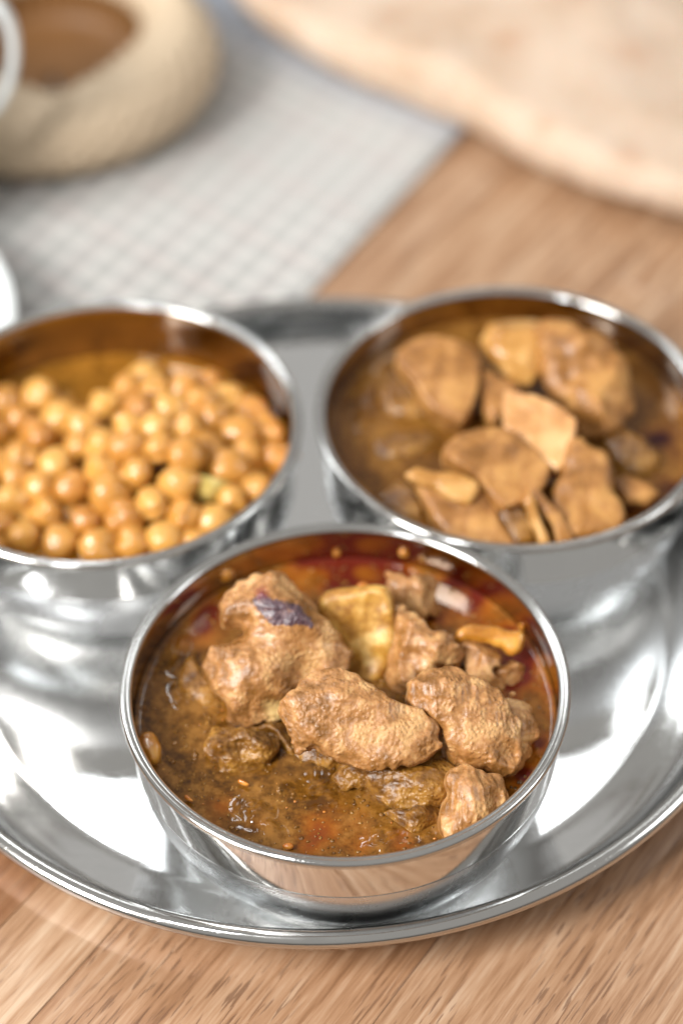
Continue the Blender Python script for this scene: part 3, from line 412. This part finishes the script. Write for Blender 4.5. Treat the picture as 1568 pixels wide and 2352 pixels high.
PEAS = [
 [-8.992,38.692,2.834,0,"golden chickpea first from the left in the first row of the left bowl"],
 [-8.314,38.203,2.838,0,"golden chickpea second from the left in the first row of the left bowl"],
 [-7.308,37.942,2.874,0,"golden chickpea third from the left in the first row of the left bowl"],
 [-6.228,37.572,2.96,0,"golden chickpea fourth from the left in the first row of the left bowl"],
 [-5.407,37.718,3.014,0,"golden chickpea fifth from the left in the first row of the left bowl"],
 [-4.576,37.796,3.042,0,"golden chickpea sixth from the left in the first row of the left bowl"],
 [-3.72,37.712,2.958,0,"golden chickpea seventh from the left in the first row of the left bowl"],
 [-3.278,38.413,3.069,0,"golden chickpea eighth from the left in the first row of the left bowl"],
 [-8.804,39.506,2.845,0,"golden chickpea first from the left in the second row of the left bowl"],
 [-7.815,38.964,2.904,0,"golden chickpea second from the left in the second row of the left bowl"],
 [-6.684,38.582,3.048,0,"golden chickpea third from the left in the second row of the left bowl"],
 [-6.077,39.189,3.392,0,"golden chickpea fourth from the left in the second row of the left bowl"],
 [-5.67,38.487,3.203,0,"golden chickpea fifth from the left in the second row of the left bowl"],
 [-4.934,38.757,3.488,0,"golden chickpea sixth from the left in the second row of the left bowl"],
 [-4.099,38.456,3.233,0,"golden chickpea seventh from the left in the second row of the left bowl"],
 [-2.903,39.156,3.129,0,"golden chickpea eighth from the left in the second row of the left bowl"],
 [-8.704,40.332,2.92,0,"golden chickpea first from the left in the third row of the left bowl"],
 [-8.011,39.866,2.963,0,"golden chickpea second from the left in the third row of the left bowl"],
 [-7.122,39.718,3.137,0,"golden chickpea third from the left in the third row of the left bowl"],
 [-5.375,39.608,3.741,0,"golden chickpea fourth from the left in the third row of the left bowl"],
 [-4.269,39.211,3.702,0,"golden chickpea fifth from the left in the third row of the left bowl"],
 [-3.555,39.561,3.454,1,"split chickpea showing its pale greenish inside, right of the middle of the left bowl"],
 [-2.936,40.099,3.321,0,"golden chickpea seventh from the left in the third row of the left bowl"],
 [-2.256,39.677,3.039,0,"golden chickpea eighth from the left in the third row of the left bowl"],
 [-8.645,41.162,2.863,0,"golden chickpea first from the left in the fourth row of the left bowl"],
 [-7.609,40.647,3.097,0,"golden chickpea second from the left in the fourth row of the left bowl"],
 [-6.252,39.988,3.548,0,"golden chickpea third from the left in the fourth row of the left bowl"],
 [-4.796,40.305,3.961,0,"golden chickpea fourth from the left in the fourth row of the left bowl"],
 [-4.04,39.958,4.005,0,"golden chickpea fifth from the left in the fourth row of the left bowl"],
 [-3.633,40.593,3.644,0,"golden chickpea sixth from the left in the fourth row of the left bowl"],
 [-2.498,40.793,3.187,0,"golden chickpea seventh from the left in the fourth row of the left bowl"],
 [-1.7,40.887,2.963,0,"golden chickpea eighth from the left in the fourth row of the left bowl"],
 [-9.557,42.349,2.847,0,"golden chickpea first from the left in the fifth row of the left bowl"],
 [-8.236,41.878,2.984,0,"golden chickpea second from the left in the fifth row of the left bowl"],
 [-6.999,41.162,3.337,0,"golden chickpea third from the left in the fifth row of the left bowl"],
 [-6.302,40.816,3.628,0,"golden chickpea fourth from the left in the fifth row of the left bowl"],
 [-5.618,40.415,3.883,0,"golden chickpea fifth from the left in the fifth row of the left bowl"],
 [-4.077,41.286,3.782,0,"golden chickpea sixth from the left in the fifth row of the left bowl"],
 [-2.772,41.573,3.279,0,"golden chickpea seventh from the left in the fifth row of the left bowl"],
 [-2.046,41.902,3.037,0,"golden chickpea eighth from the left in the fifth row of the left bowl"],
 [-8.84,42.773,2.91,0,"golden chickpea first from the left in the sixth row of the left bowl"],
 [-7.64,42.444,3.124,0,"golden chickpea second from the left in the sixth row of the left bowl"],
 [-6.972,41.993,3.335,0,"golden chickpea third from the left in the sixth row of the left bowl"],
 [-5.694,41.362,3.785,0,"golden chickpea fourth from the left in the sixth row of the left bowl"],
 [-5.428,42.147,3.683,0,"golden chickpea fifth from the left in the sixth row of the left bowl"],
 [-4.891,41.191,3.919,0,"golden chickpea sixth from the left in the sixth row of the left bowl"],
 [-3.493,41.843,3.586,0,"golden chickpea seventh from the left in the sixth row of the left bowl"],
 [-2.443,42.634,3.108,0,"golden chickpea eighth from the left in the sixth row of the left bowl"],
 [-9.366,43.541,2.826,0,"golden chickpea first from the left in the seventh row of the left bowl"],
 [-8.353,43.666,2.943,0,"golden chickpea second from the left in the seventh row of the left bowl"],
 [-6.396,42.571,3.497,0,"golden chickpea third from the left in the seventh row of the left bowl"],
 [-5.859,43.206,3.508,0,"golden chickpea fourth from the left in the seventh row of the left bowl"],
 [-5.063,42.962,3.559,0,"golden chickpea fifth from the left in the seventh row of the left bowl"],
 [-4.598,42.276,3.658,0,"golden chickpea sixth from the left in the seventh row of the left bowl"],
 [-3.81,42.603,3.481,0,"golden chickpea seventh from the left in the seventh row of the left bowl"],
 [-3.15,43.057,3.246,0,"golden chickpea eighth from the left in the seventh row of the left bowl"],
 [-5.388,43.864,3.306,0,"golden chickpea first from the left in the eighth row of the left bowl"],
 [-4.298,43.277,3.461,0,"golden chickpea second from the left in the eighth row of the left bowl"],
 [-3.643,43.731,3.211,0,"golden chickpea third from the left in the eighth row of the left bowl"],
 [-9.431,40.885,2.901,0,""],
 [-9.953,41.533,2.831,0,""],
 [-9.884,40.186,2.87,0,""],
 [-9.793,39.357,2.824,0,""],
 [-9.255,37.813,2.768,0,""],
 [-10.458,40.8,2.831,0,""],
 [-10.342,42.625,2.762,0,""],
 [-10.61,39.786,2.767,0,""],
 [-10.343,39.19,2.217,0,""],
 [-9.815,40.042,2.049,0,""],
 [-10.177,41.115,2.109,0,""],
 [-9.788,41.965,2.135,0,""],
 [-8.803,38.265,2.141,0,""],
 [-9.256,39.233,2.196,0,""],
 [-8.847,40.093,2.131,0,""],
 [-9.284,41.141,2.105,0,""],
 [-8.799,41.959,2.35,0,""],
 [-9.31,42.892,2.226,0,""],
 [-8.808,43.781,2.251,0,""],
 [-7.719,38.374,2.277,0,""],
 [-8.252,39.274,2.262,0,""],
 [-7.729,40.195,2.248,0,""],
 [-8.13,41.002,2.226,0,""],
 [-7.769,41.953,2.294,0,""],
 [-8.226,42.856,2.348,0,""],
 [-7.776,43.756,2.345,0,""],
 [-7.229,37.369,2.271,0,""],
 [-6.804,38.323,2.262,0,""],
 [-7.241,39.254,2.36,0,""],
 [-6.791,40.154,2.36,0,""],
 [-7.241,41.054,2.36,0,""],
 [-6.791,41.954,2.36,0,""],
 [-7.241,42.854,2.36,0,""],
 [-6.291,37.4,2.144,0,""],
 [-5.791,38.354,2.36,0,""],
 [-6.241,39.254,2.36,0,""],
 [-5.791,40.154,2.36,0,""],
 [-6.241,41.054,2.36,0,""],
 [-5.791,41.954,2.36,0,""],
 [-6.241,42.854,2.36,0,""],
 [-5.791,43.754,2.36,0,""],
 [-5.217,37.406,2.263,0,""],
 [-4.791,38.354,2.36,0,""],
 [-5.241,39.254,2.36,0,""],
 [-4.791,40.154,2.36,0,""],
 [-5.241,41.054,2.36,0,""],
 [-4.791,41.954,2.36,0,""],
 [-5.241,42.854,2.36,0,""],
 [-4.791,43.754,2.36,0,""],
 [-4.24,37.453,2.358,0,""],
 [-3.791,38.354,2.36,0,""],
 [-4.241,39.254,2.36,0,""],
 [-3.791,40.154,2.36,0,""],
 [-4.241,41.054,2.36,0,""],
 [-3.791,41.954,2.36,0,""],
 [-4.241,42.854,2.36,0,""],
 [-3.791,43.754,2.36,0,""],
 [-2.791,38.354,2.36,0,""],
 [-3.241,39.254,2.36,0,""],
 [-2.791,40.154,2.36,0,""],
 [-3.241,41.054,2.36,0,""],
 [-2.791,41.954,2.36,0,""],
 [-3.241,42.854,2.36,0,""],
 [-2.233,39.234,2.32,0,""],
 [-2.255,41.059,2.341,0,""],
]


# ------------------------------------------------------------------ table: staves laid diagonally
GR = R(54.9)                                   # grain direction
gx, gy = math.cos(GR), math.sin(GR); nx_, ny_ = gy, -gx   # across
table = empty('table_top'); tag(table, 'diagonal oak stave table top under the steel tray', None, None, 'structure')
del_cat = None
def stave_mesh(L, W, seed):
    bm = bmesh.new(); bmesh.ops.create_cube(bm, size=1)
    for v in bm.verts: v.co = Vector((v.co.x*L, v.co.y*W, v.co.z*2.0-1.0))*CM
    bmesh.ops.bevel(bm, geom=[e for e in bm.edges if abs(e.verts[0].co.z) < 1e-6 and abs(e.verts[1].co.z) < 1e-6], offset=.02*CM, segments=1, affect='EDGES')
    me = bpy.data.meshes.new('plank'); bm.to_mesh(me); bm.free(); me.materials.append(M['wood']); return me
rnd = random.Random(11)
cuts = [-66, -59.5, -53, -46.5, -40, -33.5, -28.8, -22.85, -20.6, -14.1, -7.6, -1.1, 5.4, 11.9, 18.4, 24.9, 31.4, 37.9, 44.4]
for i in range(len(cuts)-1):
    a, b = cuts[i], cuts[i+1]; W = b-a-.012; pos = -45+rnd.uniform(-8, 8); mid = (a+b)/2
    if i == 7: pos = -20
    if i == 6: pos = -14
    while pos < 110:
        L = rnd.uniform(30, 52) if not (i == 6 and pos == -14) else 45
        lx = pos+L/2; x = gx*lx+nx_*mid; y = gy*lx+ny_*mid
        if abs(x) < 70 and -10 < y < 125:
            o = link('plank', stave_mesh(L-.012, W, i), table, (x, y, 0)); o.rotation_euler = (0, 0, GR); tn = (lx < 33 and {6: (.62, .48, .36), 7: (1.12, 1.16, 1.18), 8: (.96, .92, .88)}.get(i)) or rnd.choice([(1, 1, 1), (.96, .94, .91), (1.04, 1.04, 1.03), (1.0, .99, .96)]); o.color = (*tn, 1)
        pos += L

# ------------------------------------------------------------------ tray
TC = (-.57, 37.6)
tray = empty('steel_tray', (TC[0], TC[1], .14)); tag(tray, 'large round polished steel tray holding the three steel bowls', 'tray')
well = [(0, .12), (3, .12), (6, .12), (8.0, .12), (8.9, .12), (9.15, .125), (9.35, .16), (9.9, .25), (10.35, .36), (10.7, .62), (10.92, 1.1), (11.06, 1.72)]
V, F = lathe(np.vstack([[[0.01, .12]], smooth_prof(well[1:], 6)]), 220)
link('tray_well', mesh('tray_well', V, F[:, ::1]), tray, mat=M['steel_tray'])
rim = [(11.06, 1.72)]+[(11.30+.235*math.cos(a), 1.72+.20*math.sin(a)) for a in np.linspace(math.pi, -math.pi*.45, 26)]
rim += [(11.28, 1.50)]
V, F = lathe(rim, 220); link('tray_rim', mesh('tray_rim', V, F), tray, mat=M['steel_rim'])
und = [(11.2, 1.55), (11.05, 1.30), (10.95, .9), (10.8, .50), (10.4, .24), (9.9, .13), (9.35, .03), (8.9, .0), (8.0, .0), (4, 0), (.01, .0)]
V, F = lathe(und, 160); link('tray_underside', mesh('tray_underside', V, F), tray, mat=M['steel_tray'])

# ------------------------------------------------------------------ bowls
BZ = .27
def bowl(x, y, label, zr=4.6):
    b = empty('steel_bowl', (x, y, BZ)); tag(b, label, 'bowl', 'small steel bowls on the tray')
    H = zr-BZ
    if not hasattr(bowl, 'm'):
        outer_low = smooth_prof([(3.0, .0), (3.5, .10), (3.95, .33), (4.35, .75), (4.7, 1.3), (4.95, 2.0), (5.05, 2.5), (5.085, 2.88)], 6)
        base = [(.01, .1), (2.75, .1), (2.85, .0), (3.0, .0)]
        band = smooth_prof([(5.095, 2.90), (5.125, 3.3), (5.155, 3.8), (5.165, H-.22)], 5)
        rimp = [(5.165, H-.22)]+[(5.165+.095*math.cos(a), H-.10+.10*math.sin(a)) for a in np.linspace(-1.3, math.pi*.62, 16)]+[(5.105, H-.012), (5.09, H-.028), (5.075, H-.024), (5.03, H-.03), (4.99, H-.05), (4.97, H-.09), (4.965, H-.14)]
        inner = smooth_prof([(4.965, H-.14), (4.97, H-.4), (4.985, H-.8), (4.985, 2.9), (4.95, 2.4), (4.83, 1.9), (4.6, 1.35), (4.25, .85), (3.85, .5), (3.3, .26), (2.6, .17), (.01, .15)], 5)
        ms = []
        for nm, pr, mt in (('bowl_base', base, 'steel_brushed'), ('brushed_wall', outer_low, 'steel_brushed'), ('polished_band', np.vstack([outer_low[-1:], band]), 'steel'),
                           ('rim', rimp, 'steel_rim'), ('inner_wall', inner, 'steel_film_reflection')):
            V, F = lathe(pr, 200); me = mesh(nm, V, F); me.materials.append(M[mt]); ms.append((nm, me))
        bowl.m = ms
    for nm, me in bowl.m: link(nm, me, b)
    return b
FB = (.013, 31.58); RB = (4.592, 40.97); LB = (-6.241, 40.65)
bowl(*FB, 'nearest steel bowl, holding chunks of meat in dark brown gravy')
bowl(*RB, 'steel bowl at the back right, holding cubed meat in ochre gravy')
bowl(*LB, 'steel bowl at the back left, filled with golden chickpeas')

def gravy_disc(name, c, z, r, mat, oil_reflect, foam, seed, amp=.02, label='', cat='gravy', ridges=()):
    nr, nt = 110, 420; t = np.linspace(0, 2*np.pi, nt, endpoint=False); rr = np.linspace(.01, 1, nr)**.9*r
    Rr, Tt = np.meshgrid(rr, t, indexing='ij'); X = Rr*np.cos(Tt); Y = Rr*np.sin(Tt)
    g = np.arange(-r-.2, r+.2, .05); rs = np.random.RandomState(seed)
    def samp(L):
        N = gnoise([g, g], L, rs); ix = np.clip(((X-g[0])/.05), 0, len(g)-2); iy = np.clip(((Y-g[0])/.05), 0, len(g)-2)
        i = ix.astype(int); j = iy.astype(int); a = ix-i; b = iy-j
        return N[i, j]*(1-a)*(1-b)+N[i+1, j]*a*(1-b)+N[i, j+1]*(1-a)*b+N[i+1, j+1]*a*b
    def blobs(lst):
        o = np.zeros(X.shape)
        for x, y, rad, s in lst: o += s*np.exp(-((X+c[0]-x)**2+(Y+c[1]-y)**2)/(2*(rad*.62)**2))
        return np.clip(o, 0, 1)
    O = blobs(oil_reflect)*(.75+.5*samp(.4)); O = np.clip(O, 0, 1); Fm = blobs(foam)
    n1 = samp(1.1); n2 = samp(.35); n3 = np.abs(samp(.16))
    Z = (amp*n1+amp*.15*n2)*(1-.85*O)+Fm*(.10*n3+.04)
    Z += .06*np.exp(-(r-Rr)/.10)
    for (x0, y0), (x1, y1), hh_, ww in ridges:
        ex, ey = x1-x0, y1-y0; px_ = X+c[0]-x0; py_ = Y+c[1]-y0; tt = np.clip((px_*ex+py_*ey)/(ex*ex+ey*ey), 0, 1)
        Z += hh_*np.exp(-((px_-ex*tt)**2+(py_-ey*tt)**2)/(2*ww*ww))*(1+.4*np.sin(tt*9))
    V = np.stack([X, Y, Z], -1).reshape(-1, 3)
    i = np.arange(nr-1)[:, None]; j = np.arange(nt)[None]
    F = np.stack([i*nt+j, (i+1)*nt+j, (i+1)*nt+(j+1) % nt, i*nt+(j+1) % nt], -1).reshape(-1, 4)
    me = mesh(name, V, F)
    for nm, A in (('oil_reflect', O), ('foam', Fm)):
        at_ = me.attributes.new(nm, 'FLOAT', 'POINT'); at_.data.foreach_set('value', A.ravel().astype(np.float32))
    o = link(name, me, None, (c[0], c[1], z), M[mat]); tag(o, label, cat); return o
def inner_r(z):   # inner radius of the bowl at world height z
    H = 4.6-BZ; zz = z-BZ; pr = [(.26, 3.3), (.5, 3.85), (.85, 4.25), (1.35, 4.6), (1.9, 4.83), (2.4, 4.95), (2.9, 4.985), (H-.4, 4.97)]
    return float(np.interp(zz, [a for a, b in pr], [b for a, b in pr]))
gravy_disc('front_gravy', FB, 3.52, inner_r(3.52)-.01, 'gravy_front', OIL_REFLECT_FRONT, FOAM_FRONT, 1, .003, 'dark brown gravy with red oily pools and painted-in dark reflections filling the nearest bowl', ridges=RIDGE_FRONT)
gravy_disc('chickpea_gravy', LB, 2.78, inner_r(2.78)-.01, 'gravy_left', [], [], 2, .015, 'thin golden gravy around the chickpeas in the back left bowl')
gravy_disc('cube_gravy', RB, 3.55, inner_r(3.55)-.01, 'gravy_right', OIL_REFLECT_RIGHT, [], 3, .004, 'shiny ochre gravy around the meat cubes in the back right bowl', ridges=RIDGE_RIGHT)

# ------------------------------------------------------------------ meat and vegetables
MATS = {'meat': 'meat', 'wetmeat': 'wetmeat', 'potato': 'potato', 'skin': 'skin', 'orange': 'orange', 'cubeorange': 'cubeorange', 'cubepink': 'cubepink'}
for d in PIECES:
    V, F = sdf_solid(d['pts'], d['h'], d['tb'], d['r'], d['ctrl'], d['amp'], d['vox'], d['seed'], fib=d.get('fib', .02 if d['name'] == 'meat_chunk' else 0), ch=d.get('ch', 2), grow=d.get('grow', .05), facets=d.get('facets', 6 if d['name'] == 'meat_chunk' else 0), wob=d.get('wob', 2.3 if d['name'] == 'meat_chunk' else 1))
    a, b = R(d['tilt']), R(d['lat'])
    n = Vector((math.sin(b), -math.sin(a), math.cos(a)*math.cos(b))).normalized()
    u = Vector((1, 0, 0)); u = (u-n*u.dot(n)).normalized(); v = n.cross(u)
    B = np.array([u[:], v[:], n[:]])
    me = mesh(d['name'], V, F)
    pur = 0
    for nm in ('purple', 'purple2', 'fat'):
        ms = [q for k_, q in d['masks'] if k_ == nm]
        if not ms: continue
        A = np.zeros(len(V))
        for q in ms:
            rs = np.random.RandomState(3); sd = poly_sdf(V[:, 0], V[:, 1], np.array(q))
            sd = sd-.03+.022*np.sin(V[:, 0]*31+V[:, 1]*17)*np.sin(V[:, 1]*43-V[:, 0]*11)
            A = np.maximum(A, np.clip(.5-sd/(.14 if nm == 'purple' else .18), 0, 1)*(V[:, 2] > -.1))
        if nm == 'purple': pur = A.copy()
        at_ = me.attributes.new(nm, 'FLOAT', 'POINT'); at_.data.foreach_set('value', A.astype(np.float32))
    if d['masks']: V = V+np.stack([0*V[:, 0], 0*V[:, 0], .022*pur], -1)
    me.vertices.foreach_set('co', ((V@B)*CM).ravel()); me.update()
    mt = d['mat']
    if mt == 'meat' and d['name'] in ('meat_cube', 'meat_strip'): mt = 'cube'
    o = link(d['name'], me, None, d['o'], M[mt]); tag(o, d['label'], d['cat'])

def ico(rad, sub=2, seed=0, sc=(1, 1, 1)):
    bm = bmesh.new(); bmesh.ops.create_icosphere(bm, subdivisions=sub, radius=1); rs = random.Random(seed); a = rs.uniform(0, 6)
    out = [tuple(Vector((v.co.x*sc[0], v.co.y*sc[1], v.co.z*sc[2]))*rad*(1+.16*math.sin(3*v.co.x+a)*math.cos(4*v.co.y-a)+.08*math.sin(7*v.co.z+a))) for v in bm.verts]
    bm.verts.ensure_lookup_table(); fs = [tuple(v.index for v in f.verts) for f in bm.faces]; bm.free(); return out, fs
for i, (x, y, z, s, lab) in enumerate(DROPS):
    V, F = ico(s, 3, i, (1, .45, 1.1)); o = link('sauce_drop', mesh('sauce_drop', V, F), None, (x, y, z), M['skin' if i != 3 else 'wetmeat'])
    o.rotation_euler = (0, 0, math.atan2(y-FB[1], x-FB[0])-math.pi/2); tag(o, lab, 'sauce drop')
def bits(name, c, z, r, n, mat, seed, smin, smax, label):
    rs = random.Random(seed); VV = []; FF = []
    for k in range(n):
        rr = r*math.sqrt(rs.random()); t = rs.uniform(0, 6.283); s = rs.uniform(smin, smax)*(1 if rs.random() > .1 else 1.6)
        V, F = ico(s, 1, rs.randrange(999), (rs.uniform(.6, 1.5), rs.uniform(.6, 1.3), .6)); b0 = len(VV)
        VV += [(p[0]+rr*math.cos(t), p[1]+rr*math.sin(t), p[2]+.01) for p in V]; FF += [tuple(q+b0 for q in f) for f in F]
    o = link(name, mesh(name, VV, FF), None, (c[0], c[1], z), M[mat]); tag(o, label, 'spice', None, 'stuff')
bits('spice_grains', FB, 3.515, 4.85, 1300, 'wetmeat', 1, .018, .05, 'fine brown spice grains floating in the gravy of the nearest bowl')
bits('chilli_flakes', FB, 3.52, 4.85, 90, 'orange', 2, .015, .035, 'tiny orange flakes scattered over the gravy of the nearest bowl')

# ------------------------------------------------------------------ chickpeas
def pea_mesh(seed, split=False):
    bm = bmesh.new(); bmesh.ops.create_icosphere(bm, subdivisions=4, radius=1)
    rs = random.Random(seed); ax = [rs.uniform(.93, 1.06) for _ in range(3)]
    for v in bm.verts:
        p = v.co.normalized(); r = 1.0
        r -= .16*math.exp(-(p.x/.17)**2)*max(0, p.z+.35)            # seam groove
        r += .32*math.exp(-((p-Vector((.1, .95, .25)).normalized()).length/.30)**2)   # beak
        r += .075*math.sin(2.6*p.x+seed)*math.sin(3.1*p.y+2*seed)+.03*math.sin(6*p.z+seed*3)*math.sin(5*p.x-seed)
        v.co = Vector((p.x*ax[0], p.y*ax[1], p.z*ax[2]))*r*.54*CM
        if split and v.co.z > .06*CM: v.co.z = .06*CM+(v.co.z-.06*CM)*.12
    me = bpy.data.meshes.new('chickpea'); bm.to_mesh(me); bm.free()
    me.polygons.foreach_set('use_smooth', [True]*len(me.polygons)); me.materials.append(M['pea']); return me
pm = [pea_mesh(s) for s in range(10)]; rnd = random.Random(4)
M['pea_split'] = food('split_chickpea', (.50, .36, .08), (.60, .45, .12), (.72, .58, .22), rough=.4, coat=.3, specks=False)[0].m
sm = pea_mesh(9, True); sm.materials.clear(); sm.materials.append(M['pea_split'])
for x, y, z, sp, lab in PEAS:
    o = link('chickpea', sm if sp else pm[rnd.randrange(10)], None, (x, y, z))
    o.rotation_euler = (R(-50), R(20), 0) if sp else (rnd.uniform(-2, 2), rnd.uniform(-2, 2), rnd.uniform(0, 6.3))
    s = rnd.uniform(.82, 1.10); o.scale = (s, s*rnd.uniform(.86, 1.05), s*rnd.uniform(.90, 1.08))
    tag(o, lab or 'golden chickpea sunk in the gravy beneath the others in the left bowl', 'chickpea', 'chickpeas in the left bowl')

# ------------------------------------------------------------------ napkin
A_ = Vector(NAPKIN_BACK_EDGE[0])+Vector((.55, .25)); Bk = Vector(NAPKIN_BACK_EDGE[1]); eu = (Bk-A_).normalized(); ev = Vector((-.515, -.857)).normalized()
def napkin_grid(u0, u1, v0, v1, nu, nv, zoff=0, lift=0):
    U, Vv = np.meshgrid(np.linspace(u0, u1, nu), np.linspace(v0, v1, nv), indexing='ij')
    X = A_.x+eu.x*U+ev.x*Vv; Y = A_.y+eu.y*U+ev.y*Vv
    Z = .09+.10*np.sin(U*.55+.25*Vv)*np.exp(-((Vv-4)/7)**2)+.03*np.sin(Vv*.8+1.1*np.sin(U*.3))*np.exp(-((Vv-5)/6)**2)
    Z = np.where((X-TC[0])**2+(Y-TC[1])**2 < 11.8**2, .06, Z)
    return U, Vv, np.stack([X, Y, np.maximum(Z, .045)+zoff], -1)
def sheet(name, args, th, parent, zoff=0):
    U, Vv, P = napkin_grid(*args, zoff=zoff); nu, nv = U.shape; top = P.reshape(-1, 3); bot = top-[0, 0, th]; N = nu*nv
    i = np.arange(nu-1)[:, None]; j = np.arange(nv-1)[None]
    f = np.stack([i*nv+j, i*nv+j+1, (i+1)*nv+j+1, (i+1)*nv+j], -1).reshape(-1, 4)
    F = [f[:, ::1], f[:, ::-1]+N]
    ring = list(range(0, nu*nv, nv))+[(nu-1)*nv+k for k in range(1, nv)]+[k*nv+nv-1 for k in range(nu-2, -1, -1)]+[k for k in range(nv-2, 0, -1)]
    ring = np.array(ring); nxt = np.roll(ring, -1); F.append(np.stack([ring, nxt, nxt+N, ring+N], -1))
    me = mesh(name, np.vstack([top, bot]), np.concatenate(F))
    uv = me.uv_layers.new(name='UVMap'); vi = np.zeros(len(me.loops), np.int32); me.loops.foreach_get('vertex_index', vi)
    UU = np.concatenate([U.ravel()]*2); VV = np.concatenate([Vv.ravel()]*2)
    uv.data.foreach_set('uv', np.stack([UU[vi], VV[vi]], -1).ravel().astype(np.float32))
    return link(name, me, parent, mat=M['cloth'])
nk = empty('napkin'); tag(nk, 'grey white checked cloth with a bluish end, lying under the tray and basket', 'napkin')
sheet('cloth', (0, 34, 0, 26, 120, 100), .035, nk)
sheet('hem', (-.02, 34.02, -.03, .85, 120, 6), .03, nk, zoff=.035)

# ------------------------------------------------------------------ flatbread
bc = np.mean(np.array(BREAD), 0)
V, F = sdf_solid((np.array(BREAD)-bc).tolist(), .9, .9, .85, [[-3, -2, .25, 2.5], [3, 0, .3, 3], [0, 5, .2, 3], [6, -3, -.2, 2]], (.22, .05, 0), .16, 77, L=(3.2, .9, .3))
me = mesh('flatbread', V, F)
S = np.zeros(len(V))
for x, y, r in BREAD_SPOTS: S += np.exp(-((V[:, 0]+bc[0]-x)**2+(V[:, 1]+bc[1]-y)**2)/(2*(r*.5)**2))
S *= (V[:, 2] > .1)
at_ = me.attributes.new('spot', 'FLOAT', 'POINT'); at_.data.foreach_set('value', np.clip(S, 0, 1).astype(np.float32))
fb = link('flatbread', me, None, (bc[0], bc[1], 1.15), M['bread']); tag(fb, 'big pale flatbread with a few brown spots, at the back right of the table', 'bread')

# ------------------------------------------------------------------ basket
BC = (-10.15, 63.2)
bk = empty('woven_basket', (BC[0], BC[1], .1)); tag(bk, 'round tan woven basket with a thick rolled rim and brown inside', 'basket')
def weave(r, z, t): return r+.14*np.sin(t*40)*np.sin(z*8)
prof = smooth_prof([(3.2, 0), (4.9, .05), (5.7, .6), (6.05, 1.4), (5.85, 2.3), (5.3, 2.85)], 10)
V, F = lathe(prof, 240, rfun=weave); link('basket_wall', mesh('basket_wall', V, F), bk, mat=M['straw'])
def pinch(r, z, t):
    k = np.exp(-np.abs(((t-R(281)+math.pi) % (2*math.pi))-math.pi)/.33); return r+k*1.25*np.clip((4.9-r)/1.3, 0, 1)+.14*np.sin(t*40)*np.sin(r*7)*np.clip((r-3.1)/.5, 0, 1)
prof = smooth_prof([(5.3, 2.85), (4.9, 3.0), (4.3, 2.95), (3.75, 2.68), (3.45, 2.2), (3.4, 1.8)], 8)
V, F = lathe(prof, 240, rfun=pinch); V[:, 1] += 1.05*np.clip((5.3-np.hypot(V[:, 0], V[:, 1]))/1.6, 0, 1); link('rolled_rim', mesh('rolled_rim', V, F), bk, mat=M['straw'])
prof = smooth_prof([(3.4, 1.8), (3.3, 1.1), (3.0, .5), (2.0, .3), (.01, .25)], 6)
V, F = lathe(prof, 240, rfun=pinch); V[:, 1] += 1.05; link('lining', mesh('lining', V, F), bk, mat=M['lining'])

# ------------------------------------------------------------------ pale cup at the left edge, only its handle in view
def tube(path, rad, n=16, flat=1.0):
    P = smooth_prof(path, 8); V = []; F = []
    for i, p in enumerate(P):
        t = Vector(P[min(i+1, len(P)-1)]-P[max(i-1, 0)]).normalized(); s = t.cross(Vector((0, 1, .2))).normalized(); q = s.cross(t)
        for k in range(n):
            a = 2*math.pi*k/n; V.append(Vector(p)+s*math.cos(a)*rad+q*math.sin(a)*rad*flat)
    for i in range(len(P)-1):
        for k in range(n): F.append((i*n+k, i*n+(k+1) % n, (i+1)*n+(k+1) % n, (i+1)*n+k))
    F.append(tuple(range(n))[::-1]); F.append(tuple((len(P)-1)*n+k for k in range(n)))
    return [tuple(v) for v in V], F
cup = empty('pale_cup', (-14.95, 56.0, -.2)); tag(cup, 'pale enamel cup at the left edge, only its curved handle in view', 'cup')
V, F = lathe(smooth_prof([(.01, .1), (2.6, .1), (3.1, .5), (3.3, 3), (3.4, 8.4), (3.3, 8.5), (3.15, 8.3), (3.05, 3), (2.8, .7), (.01, .5)], 5), 100)
link('cup_body', mesh('cup_body', V, F), cup, mat=M['enamel'])
V, F = tube([(3.2, 0, 8.0), (4.1, 0, 8.4), (4.8, 0, 8.1), (5.05, 0, 7.2), (4.85, 0, 5.9), (4.2, 0, 4.7), (3.2, 0, 4.0)], .18, flat=1.6)
link('handle', mesh('handle', V, F), cup, mat=M['enamel'])
pl = empty('pale_dish', (-17.2, 48.2, .05)); tag(pl, 'pale dish at the left edge behind the chickpea bowl, only its rim in view', 'dish')
V, F = lathe(smooth_prof([(.01, .1), (4, .1), (5.6, .7), (7.0, 1.6), (7.35, 1.75), (7.45, 1.65), (7.0, 1.4), (5.7, .4), (4.1, 0.0), (.01, 0.02)], 5), 160)
link('dish_body', mesh('dish_body', V, F), pl, mat=M['enamel'])
